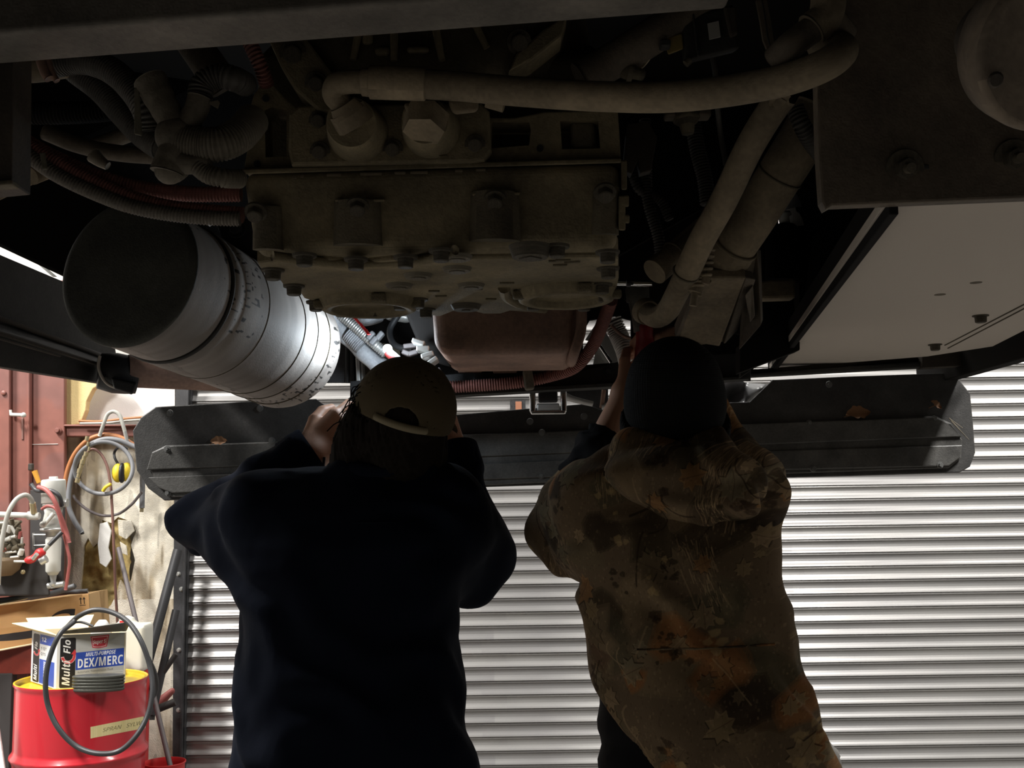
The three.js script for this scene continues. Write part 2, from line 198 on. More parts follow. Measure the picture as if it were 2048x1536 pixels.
const lin = (r, g, b) => new THREE.Color().setRGB(r, g, b);
function mat(c, rough = 0.7, o = {}) { return new THREE.MeshStandardMaterial({ color: Array.isArray(c) ? lin(...c) : c, roughness: rough, ...o }); }
const cloth = (c, o = {}, sp = 0.2) => new THREE.MeshPhysicalMaterial({ color: lin(...c), roughness: 0.95, specularIntensity: sp, ...o });
const dusty = (c, rough = 0.85, o = {}) => mat(c, rough, { map: T.dust, bumpMap: T.grain, bumpScale: 0.0006, ...o });
const M = {
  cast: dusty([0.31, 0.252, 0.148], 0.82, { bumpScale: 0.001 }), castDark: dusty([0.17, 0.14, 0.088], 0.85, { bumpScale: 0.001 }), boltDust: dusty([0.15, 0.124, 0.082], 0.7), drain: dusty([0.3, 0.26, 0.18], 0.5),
  hose: dusty([0.34, 0.27, 0.175], 0.9), hoseDark: dusty([0.19, 0.152, 0.108], 0.85), loomBlack: dusty([0.1, 0.09, 0.075], 0.7), loomRed: dusty([0.42, 0.16, 0.13], 0.7), loomGrey: dusty([0.22, 0.19, 0.155], 0.8), tape: dusty([0.24, 0.205, 0.15], 0.8), tie: dusty([0.2, 0.18, 0.13], 0.6),
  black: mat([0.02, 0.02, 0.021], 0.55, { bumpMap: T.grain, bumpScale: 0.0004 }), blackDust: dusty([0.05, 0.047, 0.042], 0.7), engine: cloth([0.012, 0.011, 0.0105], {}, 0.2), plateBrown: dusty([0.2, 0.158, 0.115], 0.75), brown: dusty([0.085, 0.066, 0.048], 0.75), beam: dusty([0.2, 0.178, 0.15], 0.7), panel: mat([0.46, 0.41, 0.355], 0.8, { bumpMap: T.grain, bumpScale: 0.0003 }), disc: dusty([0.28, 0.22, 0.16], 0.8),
  pan: dusty([0.46, 0.275, 0.2], 0.7), rubber: mat([0.085, 0.082, 0.078], 0.5, { map: reps(T.dust, 3), bumpMap: T.grain, bumpScale: 0.0005 }), flapPanel: mat([0.15, 0.145, 0.135], 0.45, { map: reps(T.dust, 3), bumpMap: T.grain, bumpScale: 0.0006 }),
  muffler: mat([0.6, 0.54, 0.49], 0.7, { map: T.speck, bumpMap: T.grain, bumpScale: 0.0004 }), mufflerCap: dusty([0.075, 0.076, 0.062], 0.75), steel: mat([0.6, 0.6, 0.58], 0.3, { metalness: 0.9 }), zinc: mat([0.5, 0.5, 0.48], 0.4, { metalness: 0.6 }), flapBolt: mat([0.16, 0.16, 0.155], 0.45, { metalness: 0.4 }), chrome: mat([0.8, 0.8, 0.8], 0.12, { metalness: 1 }),
  slat: mat([0.42, 0.413, 0.405], 0.36, { map: T.slat, metalness: 0.35 }), jamb: mat([0.075, 0.075, 0.08], 0.55, { map: T.dust }), plaster: mat([0.95, 0.925, 0.87], 0.95, { map: T.plaster, bumpMap: T.grain, bumpScale: 0.002 }), hallWall: mat([0.2, 0.195, 0.185], 0.9), white: mat([0.80, 0.785, 0.745], 0.85, { bumpMap: T.grain, bumpScale: 0.0006 }), concrete: mat([0.25, 0.232, 0.208], 0.7, { map: T.concrete }), ceiling: mat([0.35, 0.35, 0.35], 0.9),
  redSteel: mat([0.3, 0.118, 0.092], 0.5, { map: T.rust }), foam: mat([0.8, 0.62, 0.3], 0.9, { bumpMap: T.grain, bumpScale: 0.002 }), wool: mat([0.75, 0.56, 0.22], 1, { map: T.dust }), greyHose: mat([0.17, 0.172, 0.18], 0.5), paleHose: mat([0.4, 0.39, 0.35], 0.6), orangeHose: mat([0.4, 0.15, 0.05], 0.5), pinkHose: mat([0.34, 0.095, 0.085], 0.5), brownRod: mat([0.2, 0.1, 0.08], 0.6), greyPipe: mat([0.14, 0.12, 0.12], 0.5), blackHose: mat([0.04, 0.04, 0.042], 0.42), whiteMetal: mat([0.6, 0.6, 0.55], 0.45), brass: mat([0.5, 0.42, 0.25], 0.35, { metalness: 0.7 }),
  yellow: mat([0.75, 0.55, 0.03], 0.5), blackPlastic: mat([0.025, 0.025, 0.027], 0.4), drumRed: mat([0.58, 0.022, 0.035], 0.26, {}), drumTop: mat([0.66, 0.45, 0.03], 0.35), redPlastic: mat([0.6, 0.03, 0.03], 0.4), card: mat([0.55, 0.36, 0.17], 0.85), cardLight: mat([0.78, 0.66, 0.42], 0.85), benchRed: mat([0.22, 0.03, 0.015], 0.5, { map: reps(T.rust, 4) }), jug: mat([0.78, 0.76, 0.66], 0.4), tin: mat([0.1, 0.1, 0.085], 0.4, { metalness: 0.5 }), darkBoard: mat([0.04, 0.036, 0.034], 0.7),
  skin: mat([0.46, 0.255, 0.165], 0.55, { bumpMap: T.grain, bumpScale: 0.0003 }), navy: cloth([0.0055, 0.008, 0.0165], { bumpMap: T.cloth, bumpScale: 0.0004 }), cap: cloth([0.105, 0.083, 0.05], { bumpMap: T.cloth, bumpScale: 0.0006 }), strap: mat([0.26, 0.22, 0.14], 0.8), hair: cloth([0.012, 0.0085, 0.006], {}, 0.5), knit: cloth([0.01, 0.01, 0.01], { bumpMap: T.knit, bumpScale: 0.0006 }), camo: cloth([2.0, 1.88, 1.8], { map: T.camo, bumpMap: T.cloth, bumpScale: 0.0004 }), blackCloth: cloth([0.012, 0.012, 0.013], { bumpMap: T.cloth, bumpScale: 0.0004 }), trousers: mat([0.03, 0.032, 0.04], 0.9), boot: mat([0.03, 0.022, 0.017], 0.6), shirtWhite: mat([0.6, 0.59, 0.57], 0.9),
  leaf: mat([0.26, 0.13, 0.06], 0.8, { side: THREE.DoubleSide }), wire: mat([0.5, 0.42, 0.3], 0.6), redTool: mat([0.2, 0.008, 0.01], 0.4), greyTool: dusty([0.13, 0.12, 0.1], 0.6), blueHose: mat([0.72, 0.74, 0.78], 0.55, { map: reps(T.dust, 4) }), sheet: mat([0.34, 0.34, 0.35], 0.25, { side: THREE.DoubleSide }), bellows: mat([0.5, 0.48, 0.45], 0.7), body: cloth([0.018, 0.017, 0.016], {}, 0.15), bodyOut: mat([0.6, 0.6, 0.6], 0.4), amber: mat([0.45, 0.2, 0.12], 0.4),
};

// ------------------------------------------------------------------ the hall
const BACK = 5.2, FLOOR_W = 11.6;
struct('floor', new THREE.BoxGeometry(FLOOR_W, 0.2, 16), M.concrete).position.set(0.2, -0.1, 2.4);
struct('ceiling', new THREE.BoxGeometry(FLOOR_W, 0.2, 16), M.ceiling).position.set(0.2, 6.1, 2.4);
struct('wall_left', new THREE.BoxGeometry(0.2, 6, 16), M.hallWall).position.set(-5.5, 3, 2.4);
struct('wall_right', new THREE.BoxGeometry(0.2, 6, 16), M.hallWall).position.set(5.9, 3, 2.4);
struct('wall_front', new THREE.BoxGeometry(FLOOR_W, 6, 0.2), M.hallWall).position.set(0.2, 3, 10.3);
const jl = p(375, 1200, BACK).x, DOOR_R = 3.1, DOOR_H = 3.9;
{ // back wall with the opening of the roller door
  const s = new THREE.Shape([[-5.5, 0], [jl - 0.05, 0], [jl - 0.05, DOOR_H], [DOOR_R + 0.05, DOOR_H], [DOOR_R + 0.05, 0], [5.9, 0], [5.9, 6], [-5.5, 6]].map((q) => new THREE.Vector2(...q)));
  struct('wall_back', uvb(new THREE.ExtrudeGeometry(s, { depth: 0.22, bevelEnabled: false }).translate(0, 0, -BACK - 0.29)), M.white);
}
for (const L of LAMPS) { // unseen fittings, placed to light the door, the left corner and the mud flap ends
  const [x, y, z, I] = L, back = z < -4;
  const side = x < 0 ? 'left' : 'right';
  const t = thing('unseen_ceiling_light', back ? `unseen long ceiling light over the gap between bus and roller door, ${side} one of two` : `unseen long light hung ${y > 4.5 ? 'high near the roller door' : 'low for the mud flap end'} on the ${side} side of the bus`, 'light', back ? 'unseen ceiling lights by the door' : 'unseen lights along the ' + side + ' side of the bus');
  const rot = back ? 0 : Math.PI / 2, put = (g) => g.rotateY(rot).translate(x, y, z);
  part(t, 'housing', put(rbox(1.3, 0.1, 0.36, 0.02).translate(0, 0.06, 0)), M.whiteMetal);
  part(t, 'tube', put(rbox(1.2, 0.02, 0.28, 0.008)), new THREE.MeshStandardMaterial({ color: 0xffffff, emissive: LAMP_COLOR, emissiveIntensity: 3 }));
  part(t, 'hanger', put(merge([-0.5, 0.5].map((s) => new THREE.CylinderGeometry(0.006, 0.006, 5.9 - y).translate(s, (6.1 - y) / 2, 0)))), M.zinc);
  const l = new THREE.RectAreaLight(LAMP_COLOR, I, back ? 1.2 : 0.28, back ? 0.28 : 1.2); l.position.set(x, y - 0.03, z); l.lookAt(x, 0, z); scene.add(l);
}
{ // roller door: curtain of interlocking slats in two dark guides
  const door = thing('door_1', null, null, null, 'structure');
  const pitch = 26.45 * mpp(BACK) * 1.0, prof = [];
  // profile of one slat, y down from its top edge, z out of the curtain
  for (const a of arc(6, (t) => t)) prof.push([-0.006 + 0.006 * Math.cos(a * Math.PI), 0.002 + 0.0062 * Math.sin(a * Math.PI)]);
  const k = pitch; prof.push([-0.014, 0.0005], [-0.2 * k - 0.01, 0.0], [-0.42 * k, 0.0004], [-0.58 * k, 0.0026], [-0.72 * k, 0.0062], [-0.85 * k, 0.0105], [-0.95 * k, 0.013], [-0.985 * k, 0.0125], [-0.995 * k, 0.008], [-0.995 * k, 0.002]);
  const pts = prof.map(([y, z]) => [y, z]).concat([[-0.99 * k, -0.004], [-0.005, -0.004]]);
  const shape = new THREE.Shape(pts.map(([y, z]) => new THREE.Vector2(z, y)));
  const Wd = DOOR_R - jl + 0.06, g0 = new THREE.ExtrudeGeometry(shape, { depth: Wd, bevelEnabled: false, steps: 1 });
  g0.applyMatrix4(new THREE.Matrix4().makeBasis(V(0, 0, 1), V(0, 1, 0), V(-1, 0, 0))).translate(Wd, 0, 0);   // x of the profile towards the viewer
  const variants = [0, 1, 2].map((i) => { const g = uvb(g0.clone()), U = g.attributes.uv; for (let j = 0; j < U.count; j++) U.setXY(j, U.getX(j) + i * 1.37, U.getY(j) + i * 0.31); return g; });
  const y0 = p(1000, 1115, BACK).y, top = Math.ceil((DOOR_H + 0.1 - y0) / pitch), bot = Math.floor(y0 / pitch) - 0;
  for (let i = -bot; i < top; i++) { const m = part(door, 'slat', variants[(i + 30) % 3], M.slat); m.position.set(jl - 0.03, y0 + i * pitch, -BACK + rr(-0.0008, 0.0008)); }
  for (const [x0, w] of [[p(346, 1200, BACK - 0.04).x, p(374, 1200, BACK - 0.04).x - p(346, 1200, BACK - 0.04).x], [DOOR_R, 0.08]]) part(door, 'guide_rail', uvb(merge([rbox(w, DOOR_H, 0.06, 0.004).translate(x0 + w / 2, DOOR_H / 2, -BACK + 0.03), rbox(0.012, DOOR_H, 0.03, 0.003).translate(x0 + w - 0.006, DOOR_H / 2, -BACK + 0.06)])), M.jamb);
  for (const [x, y] of [[371, 1088], [357, 1148], [363, 1178], [358, 1300], [357, 1420]]) part(door, 'bolt', along(hexBolt(0.008, 0.006), p(x, y, BACK - 0.06), V(0, 0, 1)), M.zinc);
}

// ------------------------------------------------------------------ the bus overhead: its shell, upper part unseen, blocks lamp light from above
{
  const t = thing('bus_body', 'dark underside and side skirts of the lifted bus above the two workers', 'bus');
  part(t, 'floor_pan', uvb(boxAt(2.44, 0.06, 11.0, V(-0.01, 2.62, 2.3))), M.body);
  part(t, 'rear_panel', uvb(boxAt(2.44, 2.5, 0.05, V(-0.01, 3.75, -3.2))), M.body);
  part(t, 'front_panel', uvb(boxAt(2.44, 3.0, 0.05, V(-0.01, 3.4, 7.8))), M.body);
  part(t, 'roof', uvb(boxAt(2.5, 0.06, 11.1, V(-0.01, 4.9, 2.3))), M.bodyOut);
  part(t, 'side_panel', uvb(boxAt(0.04, 3.0, 11.05, V(1.24, 3.37, 2.3))), M.body);
  part(t, 'side_panel', uvb(boxAt(0.04, 2.62, 11.05, V(-1.26, 3.6, 2.3))), M.body);
  part(t, 'side_panel', uvb(boxAt(0.03, 0.46, 9.9, V(-1.255, 2.1, 2.85))), M.body);  // out of view; keeps side lamp light from reaching under the bus
}
{ // left skirt with its folds, seen from inside
  const t = thing('side_skirt', 'black folded metal skirt along the left edge of the bus, above the red columns', 'bus panel');
  const q = (x, y, d) => p(x, y, d);
  part(t, 'upper_panel', uvb(slab(q(-40, 492, 2.25), q(215, 600, 2.9), q(235, 722, 2.95), q(-40, 620, 2.28), 0.02)), M.blackDust);
  part(t, 'fold', uvb(slab(q(-40, 618, 2.25), q(238, 718, 2.93), q(240, 742, 2.9), q(-40, 652, 2.2), 0.02)), M.black);
  part(t, 'lower_panel', uvb(slab(q(-40, 650, 2.2), q(240, 738, 2.88), q(240, 772, 2.9), q(-40, 727, 2.2), 0.02)), M.blackDust);
  part(t, 'lip', rod(q(-40, 622, 2.22), q(236, 724, 2.9), 0.006), M.brown);
  part(t, 'lip', rod(q(-40, 654, 2.18), q(240, 742, 2.86), 0.005), M.brown);
  part(t, 'crease', rod(q(-20, 672, 2.2), q(120, 712, 2.5), 0.003), M.brown);
  part(t, 'torn_edge', uvb(hexStrip([[-30, 466], [10, 484], [36, 500], [70, 524], [104, 552]], 9, 2.5)), M.whiteMetal, 'torn metal edge, pale for the light falling on it');  // ragged edge coloured pale for the light that falls on it from above
}
{ // beam overhead, nearest to the viewer
  const d1 = 1.1, t = thing('cross_beam', 'grey steel cross beam running overhead along the top of the picture', 'beam');
  const a = p(-80, 72, d1), b = p(1480, -46, d1), up = V(0, 0.16, 0), bk = V(0, 0, -0.078);
  const add = (q, ...v) => v.reduce((s, e) => s.add(e), q.clone());
  part(t, 'web', uvb(hexa([add(a, up), add(b, up), b, a, add(a, up, bk), add(b, up, bk), add(b, bk), add(a, bk)], 0.006)), M.beam);
  const t2 = thing('frame_upright', 'dark narrow frame upright under the beam at the left edge', 'beam');
  part(t2, 'web', uvb(slab(p(-40, 60, 1.2), p(27, 60, 1.2), p(23, 366, 1.2), p(-40, 372, 1.2), 0.05)), M.brown);
  part(t2, 'flange', uvb(slab(p(-40, 364, 1.19), p(24, 358, 1.19), p(24, 368, 1.19), p(-40, 374, 1.19), 0.02)), M.castDark);
}

// ------------------------------------------------------------------ transmission
{
  const t = thing('transmission', 'large dusty cast transmission housing hanging in the middle, studded with bolts', 'transmission');
  const d = 1.6, yb = p(870, 497, d).y;
  const fTL = p(480, 340, d), fTR = p(1243, 320, d), fBR = p(1232, 484, d + 0.02), fBL = p(508, 508, d + 0.02);
  fBR.y = fBL.y = yb; const rBL = onY(612, 606, yb), rBR = onY(1226, 596, yb), rise = (q, h) => V(q.x, yb + h, q.z);
  const lower = part(t, 'lower_case', uvb(hexa([fTL, fTR, fBR, fBL, rise(rBL, 0.13), rise(rBR, 0.13), rBR, rBL], 0.022, 4)), M.cast);
  // flange of the parting line, bosses and ribs on the front
  part(t, 'seam_flange', uvb(hexa([p(478, 338, d - 0.006), p(1242, 316, d - 0.006), p(1243, 326, d - 0.006), p(478, 349, d - 0.006), p(478, 338, d + 0.1), p(1242, 316, d + 0.1), p(1243, 326, d + 0.1), p(478, 349, d + 0.1)], 0.003)), M.cast);
  for (const [x, y0, y1, r] of [[716, 405, 492, 0.036], [990, 388, 484, 0.038], [1210, 385, 470, 0.02], [536, 415, 500, 0.022]]) part(lower, 'boss', uvb(rod(p(x, y0, d + 0.012), p(x, y1, d + 0.02), r, r * 1.05, 24)), M.castDark);
  for (const [x, y] of [[716, 412], [990, 398], [1210, 384], [512, 423]]) part(t, 'bolt', along(hexBolt(0.0125, 0.011), p(x, y, d - 0.018), V(0, -0.75, 0.6)), M.boltDust);
  for (const [x0, y0, x1, y1] of [[670, 398, 770, 398], [945, 386, 1040, 384]]) part(lower, 'ledge', uvb(hexa([p(x0, y0, d - 0.012), p(x1, y1, d - 0.012), p(x1, y1 + 6, d - 0.01), p(x0, y0 + 6, d - 0.01), p(x0, y0, d + 0.03), p(x1, y1, d + 0.03), p(x1, y1 + 6, d + 0.03), p(x0, y0 + 6, d + 0.03)], 0.002)), M.cast);
  for (const [x, y, w] of [[588, 352, 12], [604, 350, 7], [668, 347, 30], [742, 345, 44], [800, 343, 22], [838, 342, 36], [918, 339, 16], [962, 337, 20]]) part(t, 'scuff', rbox(w * mpp(d), 0.004, 0.003, 0.001).translate(...p(x, y + 3, d - 0.009).toArray()), M.hose);
  // underside: raised cover plate with scalloped far edge
  const S = (x, y) => { const q = onY(x, y, yb - 0.008); return [q.x, Math.max(-q.z, d + 0.045)]; };
  const outline = [[548, 524], [590, 515], [655, 519], [700, 528], [740, 527], [780, 516], [850, 510], [905, 510], [940, 516], [985, 510], [1040, 500], [1120, 498], [1225, 502], [1232, 520], [1233, 560], [1226, 590], [1206, 600], [1185, 592], [1168, 607], [1130, 611], [1096, 610], [1086, 621], [1060, 624], [1020, 621], [1000, 627], [968, 627], [945, 621], [905, 622], [880, 632], [852, 629], [838, 620], [800, 624], [760, 629], [700, 626], [662, 618], [640, 605], [612, 597], [600, 580], [572, 572], [560, 556], [530, 545], [520, 528]];
  part(t, 'bottom_cover', uvb(extrude(outline.map(([x, y]) => S(x, y)), 0.03, 0.004).applyMatrix4(new THREE.Matrix4().makeBasis(V(1, 0, 0), V(0, 0, -1), V(0, 1, 0))).translate(0, yb - 0.004, 0)), M.cast);
  const B = (x, y, dy = 0) => onY(x, y, yb - 0.008 - dy), DN = V(0, -1, 0);
  for (const [x, y] of [[609, 514], [712, 522], [811, 518], [882, 505], [1114, 496], [546, 543], [588, 575], [1215, 508], [1216, 540], [632, 608], [1052, 584], [1066, 607], [1204, 572], [1210, 590], [1168, 608], [684, 620], [752, 622], [800, 606], [836, 602], [852, 622]]) part(t, 'bolt', along(hexBolt(0.0135, 0.013), B(x, y - 4), DN), M.boltDust);
  for (const [x, y] of [[914, 512], [914, 536], [836, 549], [798, 569], [942, 569]]) part(t, 'plug', along(merge([new THREE.CylinderGeometry(0.021, 0.024, 0.006, 28).translate(0, 0.003, 0), new THREE.CylinderGeometry(0.013, 0.013, 0.003, 24).translate(0, 0.0065, 0)]), B(x, y), DN), M.drain);
  part(t, 'drain_plug', along(merge([new THREE.CylinderGeometry(0.026, 0.032, 0.018, 32).translate(0, 0.009, 0), new THREE.CylinderGeometry(0.017, 0.017, 0.004, 4).translate(0, 0.018, 0)]), B(1060, 492), DN), M.boltDust);
  part(t, 'drain_plug', along(merge([new THREE.CylinderGeometry(0.024, 0.03, 0.01, 32).translate(0, 0.005, 0), new THREE.CylinderGeometry(0.009, 0.009, 0.006, 6).translate(0, 0.009, 0)]), B(932, 610), DN), M.boltDust);
  for (const [x, y, r] of [[738, 603, 0.094], [1132, 584, 0.092]]) {   // round bearing covers with raised rims
    const c = part(t, 'bearing_cover', along(new THREE.LatheGeometry([[0, 0.004], [r * 0.62, 0.003], [r * 0.7, 0.006], [r * 0.74, 0.017], [r * 0.86, 0.019], [r * 0.93, 0.016], [r, 0]].map((q) => new THREE.Vector2(...q)), 44), B(x, y, 0), DN), M.cast);
    for (const a of [0.3, 1.9, 2.9, 4.6]) part(c, 'tab', rbox(0.026, 0.016, 0.02, 0.004).translate(Math.cos(a) * r * 0.95, 0.009, Math.sin(a) * r * 0.95).applyMatrix4(new THREE.Matrix4().compose(B(x, y, 0), new THREE.Quaternion().setFromUnitVectors(V(0, 1, 0), DN), V(1, 1, 1))), M.cast);
  }
  part(t, 'curved_rib', uvb(sweep([B(1008, 575), B(1012, 590), B(1030, 602), B(1060, 612), B(1090, 616)], 0.011, 24, 10)), M.cast);
  part(t, 'curved_rib', uvb(sweep([B(545, 512), B(610, 520), B(690, 527), B(780, 526), B(860, 517), B(910, 500)], 0.008, 30, 10)), M.cast);
  for (const [x, y] of [[1110, 522], [1126, 520], [1144, 524], [1120, 530], [1008, 566], [1020, 566], [982, 598], [868, 582], [882, 592], [902, 518], [912, 546], [952, 578]]) part(t, 'casting_mark', rbox(rr(0.012, 0.026), 0.004, 0.007, 0.0015).rotateY(rr(-0.2, 0.2)).translate(...B(x, y, 0.001).toArray()), M.cast);
  // upper housing behind the fittings, with pockets framed by ribs
  const u = d + 0.06, q = (x, y, e = 0) => p(x, y, u + e);
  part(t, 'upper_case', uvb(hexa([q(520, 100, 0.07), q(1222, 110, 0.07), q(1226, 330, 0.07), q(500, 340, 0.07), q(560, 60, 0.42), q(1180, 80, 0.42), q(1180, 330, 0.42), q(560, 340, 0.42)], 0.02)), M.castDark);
  const frame = plateAt([[492, 336], [506, 255], [505, 212], [512, 190], [536, 160], [560, 190], [600, 226], [640, 236], [1030, 240], [1090, 228], [1232, 224], [1238, 318], [1120, 322], [990, 327]], d + 0.02, 0.05, 0.003,
    [[[532, 316], [530, 222], [545, 216], [574, 222], [574, 314]], [[982, 298], [985, 246], [1058, 246], [1062, 262], [1058, 292]], [[1124, 300], [1120, 244], [1196, 244], [1200, 298]]]);
  part(t, 'front_frame', uvb(frame), M.cast);
  for (const [x, y] of [[532, 197], [515, 328], [1080, 297]]) part(t, 'bolt_hole', along(new THREE.CylinderGeometry(0.0055, 0.0055, 0.004, 16), p(x, y, d + 0.0165), V(0, 0, 1)), M.black);
  part(t, 'filler_boss', uvb(hexa([p(1140, 240, d + 0.03), p(1190, 240, d + 0.03), p(1192, 300, d + 0.03), p(1142, 300, d + 0.03), p(1140, 240, d + 0.1), p(1190, 240, d + 0.1), p(1192, 300, d + 0.1), p(1142, 300, d + 0.1)], 0.01)), M.castDark);
  // port cover with bosses
  const pc = part(t, 'port_cover', uvb(plateAt([[588, 326], [582, 300], [584, 232], [600, 218], [960, 212], [974, 226], [978, 300], [966, 316], [940, 320]], d - 0.012, 0.03, 0.004)), M.cast);
  for (const [x, y] of [[640, 304], [638, 242], [786, 299], [950, 290]]) part(t, 'bolt', along(hexBolt(0.0115, 0.012), p(x, y, d - 0.014), V(0, -0.35, 1)), M.boltDust);
  const cone = (x, y, x2, y2, r0, r1) => rod(p(x, y, d + 0.02), p(x2, y2, d - 0.09), r0, r1, 32);
  part(pc, 'boss', uvb(cone(722, 276, 702, 244, 0.052, 0.036)), M.cast); part(pc, 'boss', uvb(cone(868, 270, 850, 240, 0.05, 0.034)), M.cast);
  for (const [x, y] of [[712, 318], [856, 312], [884, 312]]) part(pc, 'gusset', uvb(hexa([p(x - 4, y - 22, d - 0.015), p(x + 2, y - 22, d - 0.015), p(x + 16, y + 2, d - 0.014), p(x - 6, y + 2, d - 0.03), p(x - 4, y - 22, d + 0.02), p(x + 2, y - 22, d + 0.02), p(x + 16, y + 2, d + 0.02), p(x - 6, y + 2, d + 0.02)], 0.003)), M.cast);
  // bell housing: round, with radial ribs and a bolted rim
  const c = p(835, -46, d + 0.05), z = V(0, 0, 1), R = (x, y, e) => p(x, y, d + e);
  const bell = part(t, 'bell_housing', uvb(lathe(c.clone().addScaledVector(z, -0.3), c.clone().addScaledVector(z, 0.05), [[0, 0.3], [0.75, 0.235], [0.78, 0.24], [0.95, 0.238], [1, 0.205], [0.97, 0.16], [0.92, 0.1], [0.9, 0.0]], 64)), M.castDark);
  for (const [x0, y0, x1, y1] of [[788, 40, 788, 122], [868, 40, 884, 122], [946, 40, 974, 96], [722, 40, 706, 120]]) part(bell, 'rib', uvb(rod(R(x0, y0, -0.005), R(x1, y1, 0.0), 0.0065, 0.0055, 8)), M.cast);
  for (const [x, y, w, h] of [[765, 103, 30, 18], [836, 100, 44, 14], [735, 70, 22, 40]]) part(bell, 'pad', uvb(hexa([R(x - w / 2, y - h / 2, -0.005), R(x + w / 2, y - h / 2, -0.005), R(x + w / 2, y + h / 2, -0.002), R(x - w / 2, y + h / 2, -0.002), R(x - w / 2, y - h / 2, 0.05), R(x + w / 2, y - h / 2, 0.05), R(x + w / 2, y + h / 2, 0.05), R(x - w / 2, y + h / 2, 0.05)], 0.006)), M.cast);
  part(t, 'flange_arm', uvb(plateAt([[540, 74], [556, 70], [612, 84], [690, 190], [678, 226], [640, 218], [596, 178], [566, 130]], d - 0.02, 0.05, 0.004)), M.cast);
  part(t, 'flange_arm', uvb(plateAt([[1130, 36], [1118, 72], [1060, 118], [1022, 140], [1036, 112], [1090, 64]], d - 0.02, 0.05, 0.004)), M.cast);
  for (const [x, y, r] of [[586, 108, 0.015], [632, 166, 0.0125], [1038, 84, 0.014]]) part(t, 'bolt', along(hexBolt(r, r), p(x, y, d - 0.022), V(0.1, -0.5, 1)), M.boltDust);
  part(t, 'side_lugs', uvb(merge([[1244, 426, 14, 70], [1252, 402, 12, 24], [1248, 350, 12, 60], [1254, 438, 10, 18]].map(([x, y, w, h]) => hexa([p(x - w / 2, y - h / 2, d), p(x + w / 2, y - h / 2, d), p(x + w / 2, y + h / 2, d), p(x - w / 2, y + h / 2, d), p(x - w / 2, y - h / 2, d + 0.08), p(x + w / 2, y - h / 2, d + 0.08), p(x + w / 2, y + h / 2, d + 0.08), p(x - w / 2, y + h / 2, d + 0.08)], 0.003)))), M.cast);
}
{ // hydraulic hose from the elbow fitting across to the right and back
  const d = 1.46, t = thing('hydraulic_hose', 'thick dusty hydraulic hose with elbow fitting sweeping across the transmission to the right', 'hose');
  part(t, 'elbow_pipe', sweep([p(704, 236, 1.5), p(686, 210, 1.49), p(668, 190, 1.48), p(672, 170, 1.47), p(700, 164, 1.465), p(735, 164, d)], 0.0165, 40, 20), M.hose);
  part(t, 'hex_nut', along(new THREE.CylinderGeometry(0.028, 0.03, 0.026, 6).rotateY(0.3), p(702, 236, 1.5), p(672, 186, 1.48).sub(p(704, 238, 1.5))), M.hose);
  part(t, 'collar', along(new THREE.CylinderGeometry(0.02, 0.026, 0.016, 28), p(692, 218, 1.49), p(672, 186, 1.48).sub(p(704, 238, 1.5))), M.hose);
  part(t, 'ferrule', lathe(p(722, 164, d), p(852, 168, d), [[0, 0.016], [0.02, 0.0195], [0.12, 0.02], [0.14, 0.0235], [0.98, 0.0235], [1, 0.021]], 32), M.hose);
  part(t, 'rubber_hose', sweep([p(845, 168, d), p(920, 173, d), p(1050, 184, d - 0.03), p(1200, 193, d - 0.08), p(1340, 194, d - 0.13), p(1480, 178, d - 0.19), p(1590, 154, d - 0.24), p(1650, 130, d - 0.26), p(1680, 108, d - 0.25), p(1680, 94, d - 0.22), p(1640, 88, d - 0.18)], (t) => 0.0208 - 0.0022 * t, 110, 22), M.hose);
  const f = thing('banjo_fitting', 'dusty hex fitting with a short block just below the hydraulic hose', 'fitting');
  part(f, 'hex_nut', along(new THREE.CylinderGeometry(0.031, 0.034, 0.032, 6), p(850, 246, 1.5), V(-0.12, -0.95, 0.35)), M.hose);
  part(f, 'neck', uvb(hexa([p(806, 205, 1.49), p(882, 203, 1.49), p(876, 250, 1.48), p(824, 252, 1.48), p(806, 205, 1.56), p(882, 203, 1.56), p(876, 250, 1.56), p(824, 252, 1.56)], 0.008)), M.hose);
  part(f, 'block', uvb(hexa([p(894, 198, 1.48), p(958, 196, 1.48), p(956, 224, 1.48), p(906, 230, 1.48), p(894, 198, 1.53), p(958, 196, 1.53), p(956, 224, 1.53), p(906, 230, 1.53)], 0.008)), M.hose);
  part(f, 'stub', uvb(rod(p(975, 196, 1.5), p(1010, 206, 1.5), 0.014)), M.hose);
}
// ------------------------------------------------------------------ engine behind
{
  const t = thing('engine_block', 'black engine block in the shadow behind the transmission', 'engine');
  const z0 = 2.42, z1 = 2.9;
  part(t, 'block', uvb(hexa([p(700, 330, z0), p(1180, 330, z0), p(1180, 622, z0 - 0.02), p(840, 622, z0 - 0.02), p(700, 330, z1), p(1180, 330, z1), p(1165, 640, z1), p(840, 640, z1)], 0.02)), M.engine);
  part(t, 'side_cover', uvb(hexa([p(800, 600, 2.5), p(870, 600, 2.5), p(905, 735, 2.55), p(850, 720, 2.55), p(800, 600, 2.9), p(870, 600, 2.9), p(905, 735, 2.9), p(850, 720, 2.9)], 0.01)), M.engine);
  for (let i = 0; i < 4; i++) part(t, 'bracket', rbox(0.03, 0.012, 0.05, 0.003).rotateZ(-0.3 + 0.3 * i).translate(...p(838 + i * 9, 686 + i * 13, 2.48).toArray()), M.zinc);
}
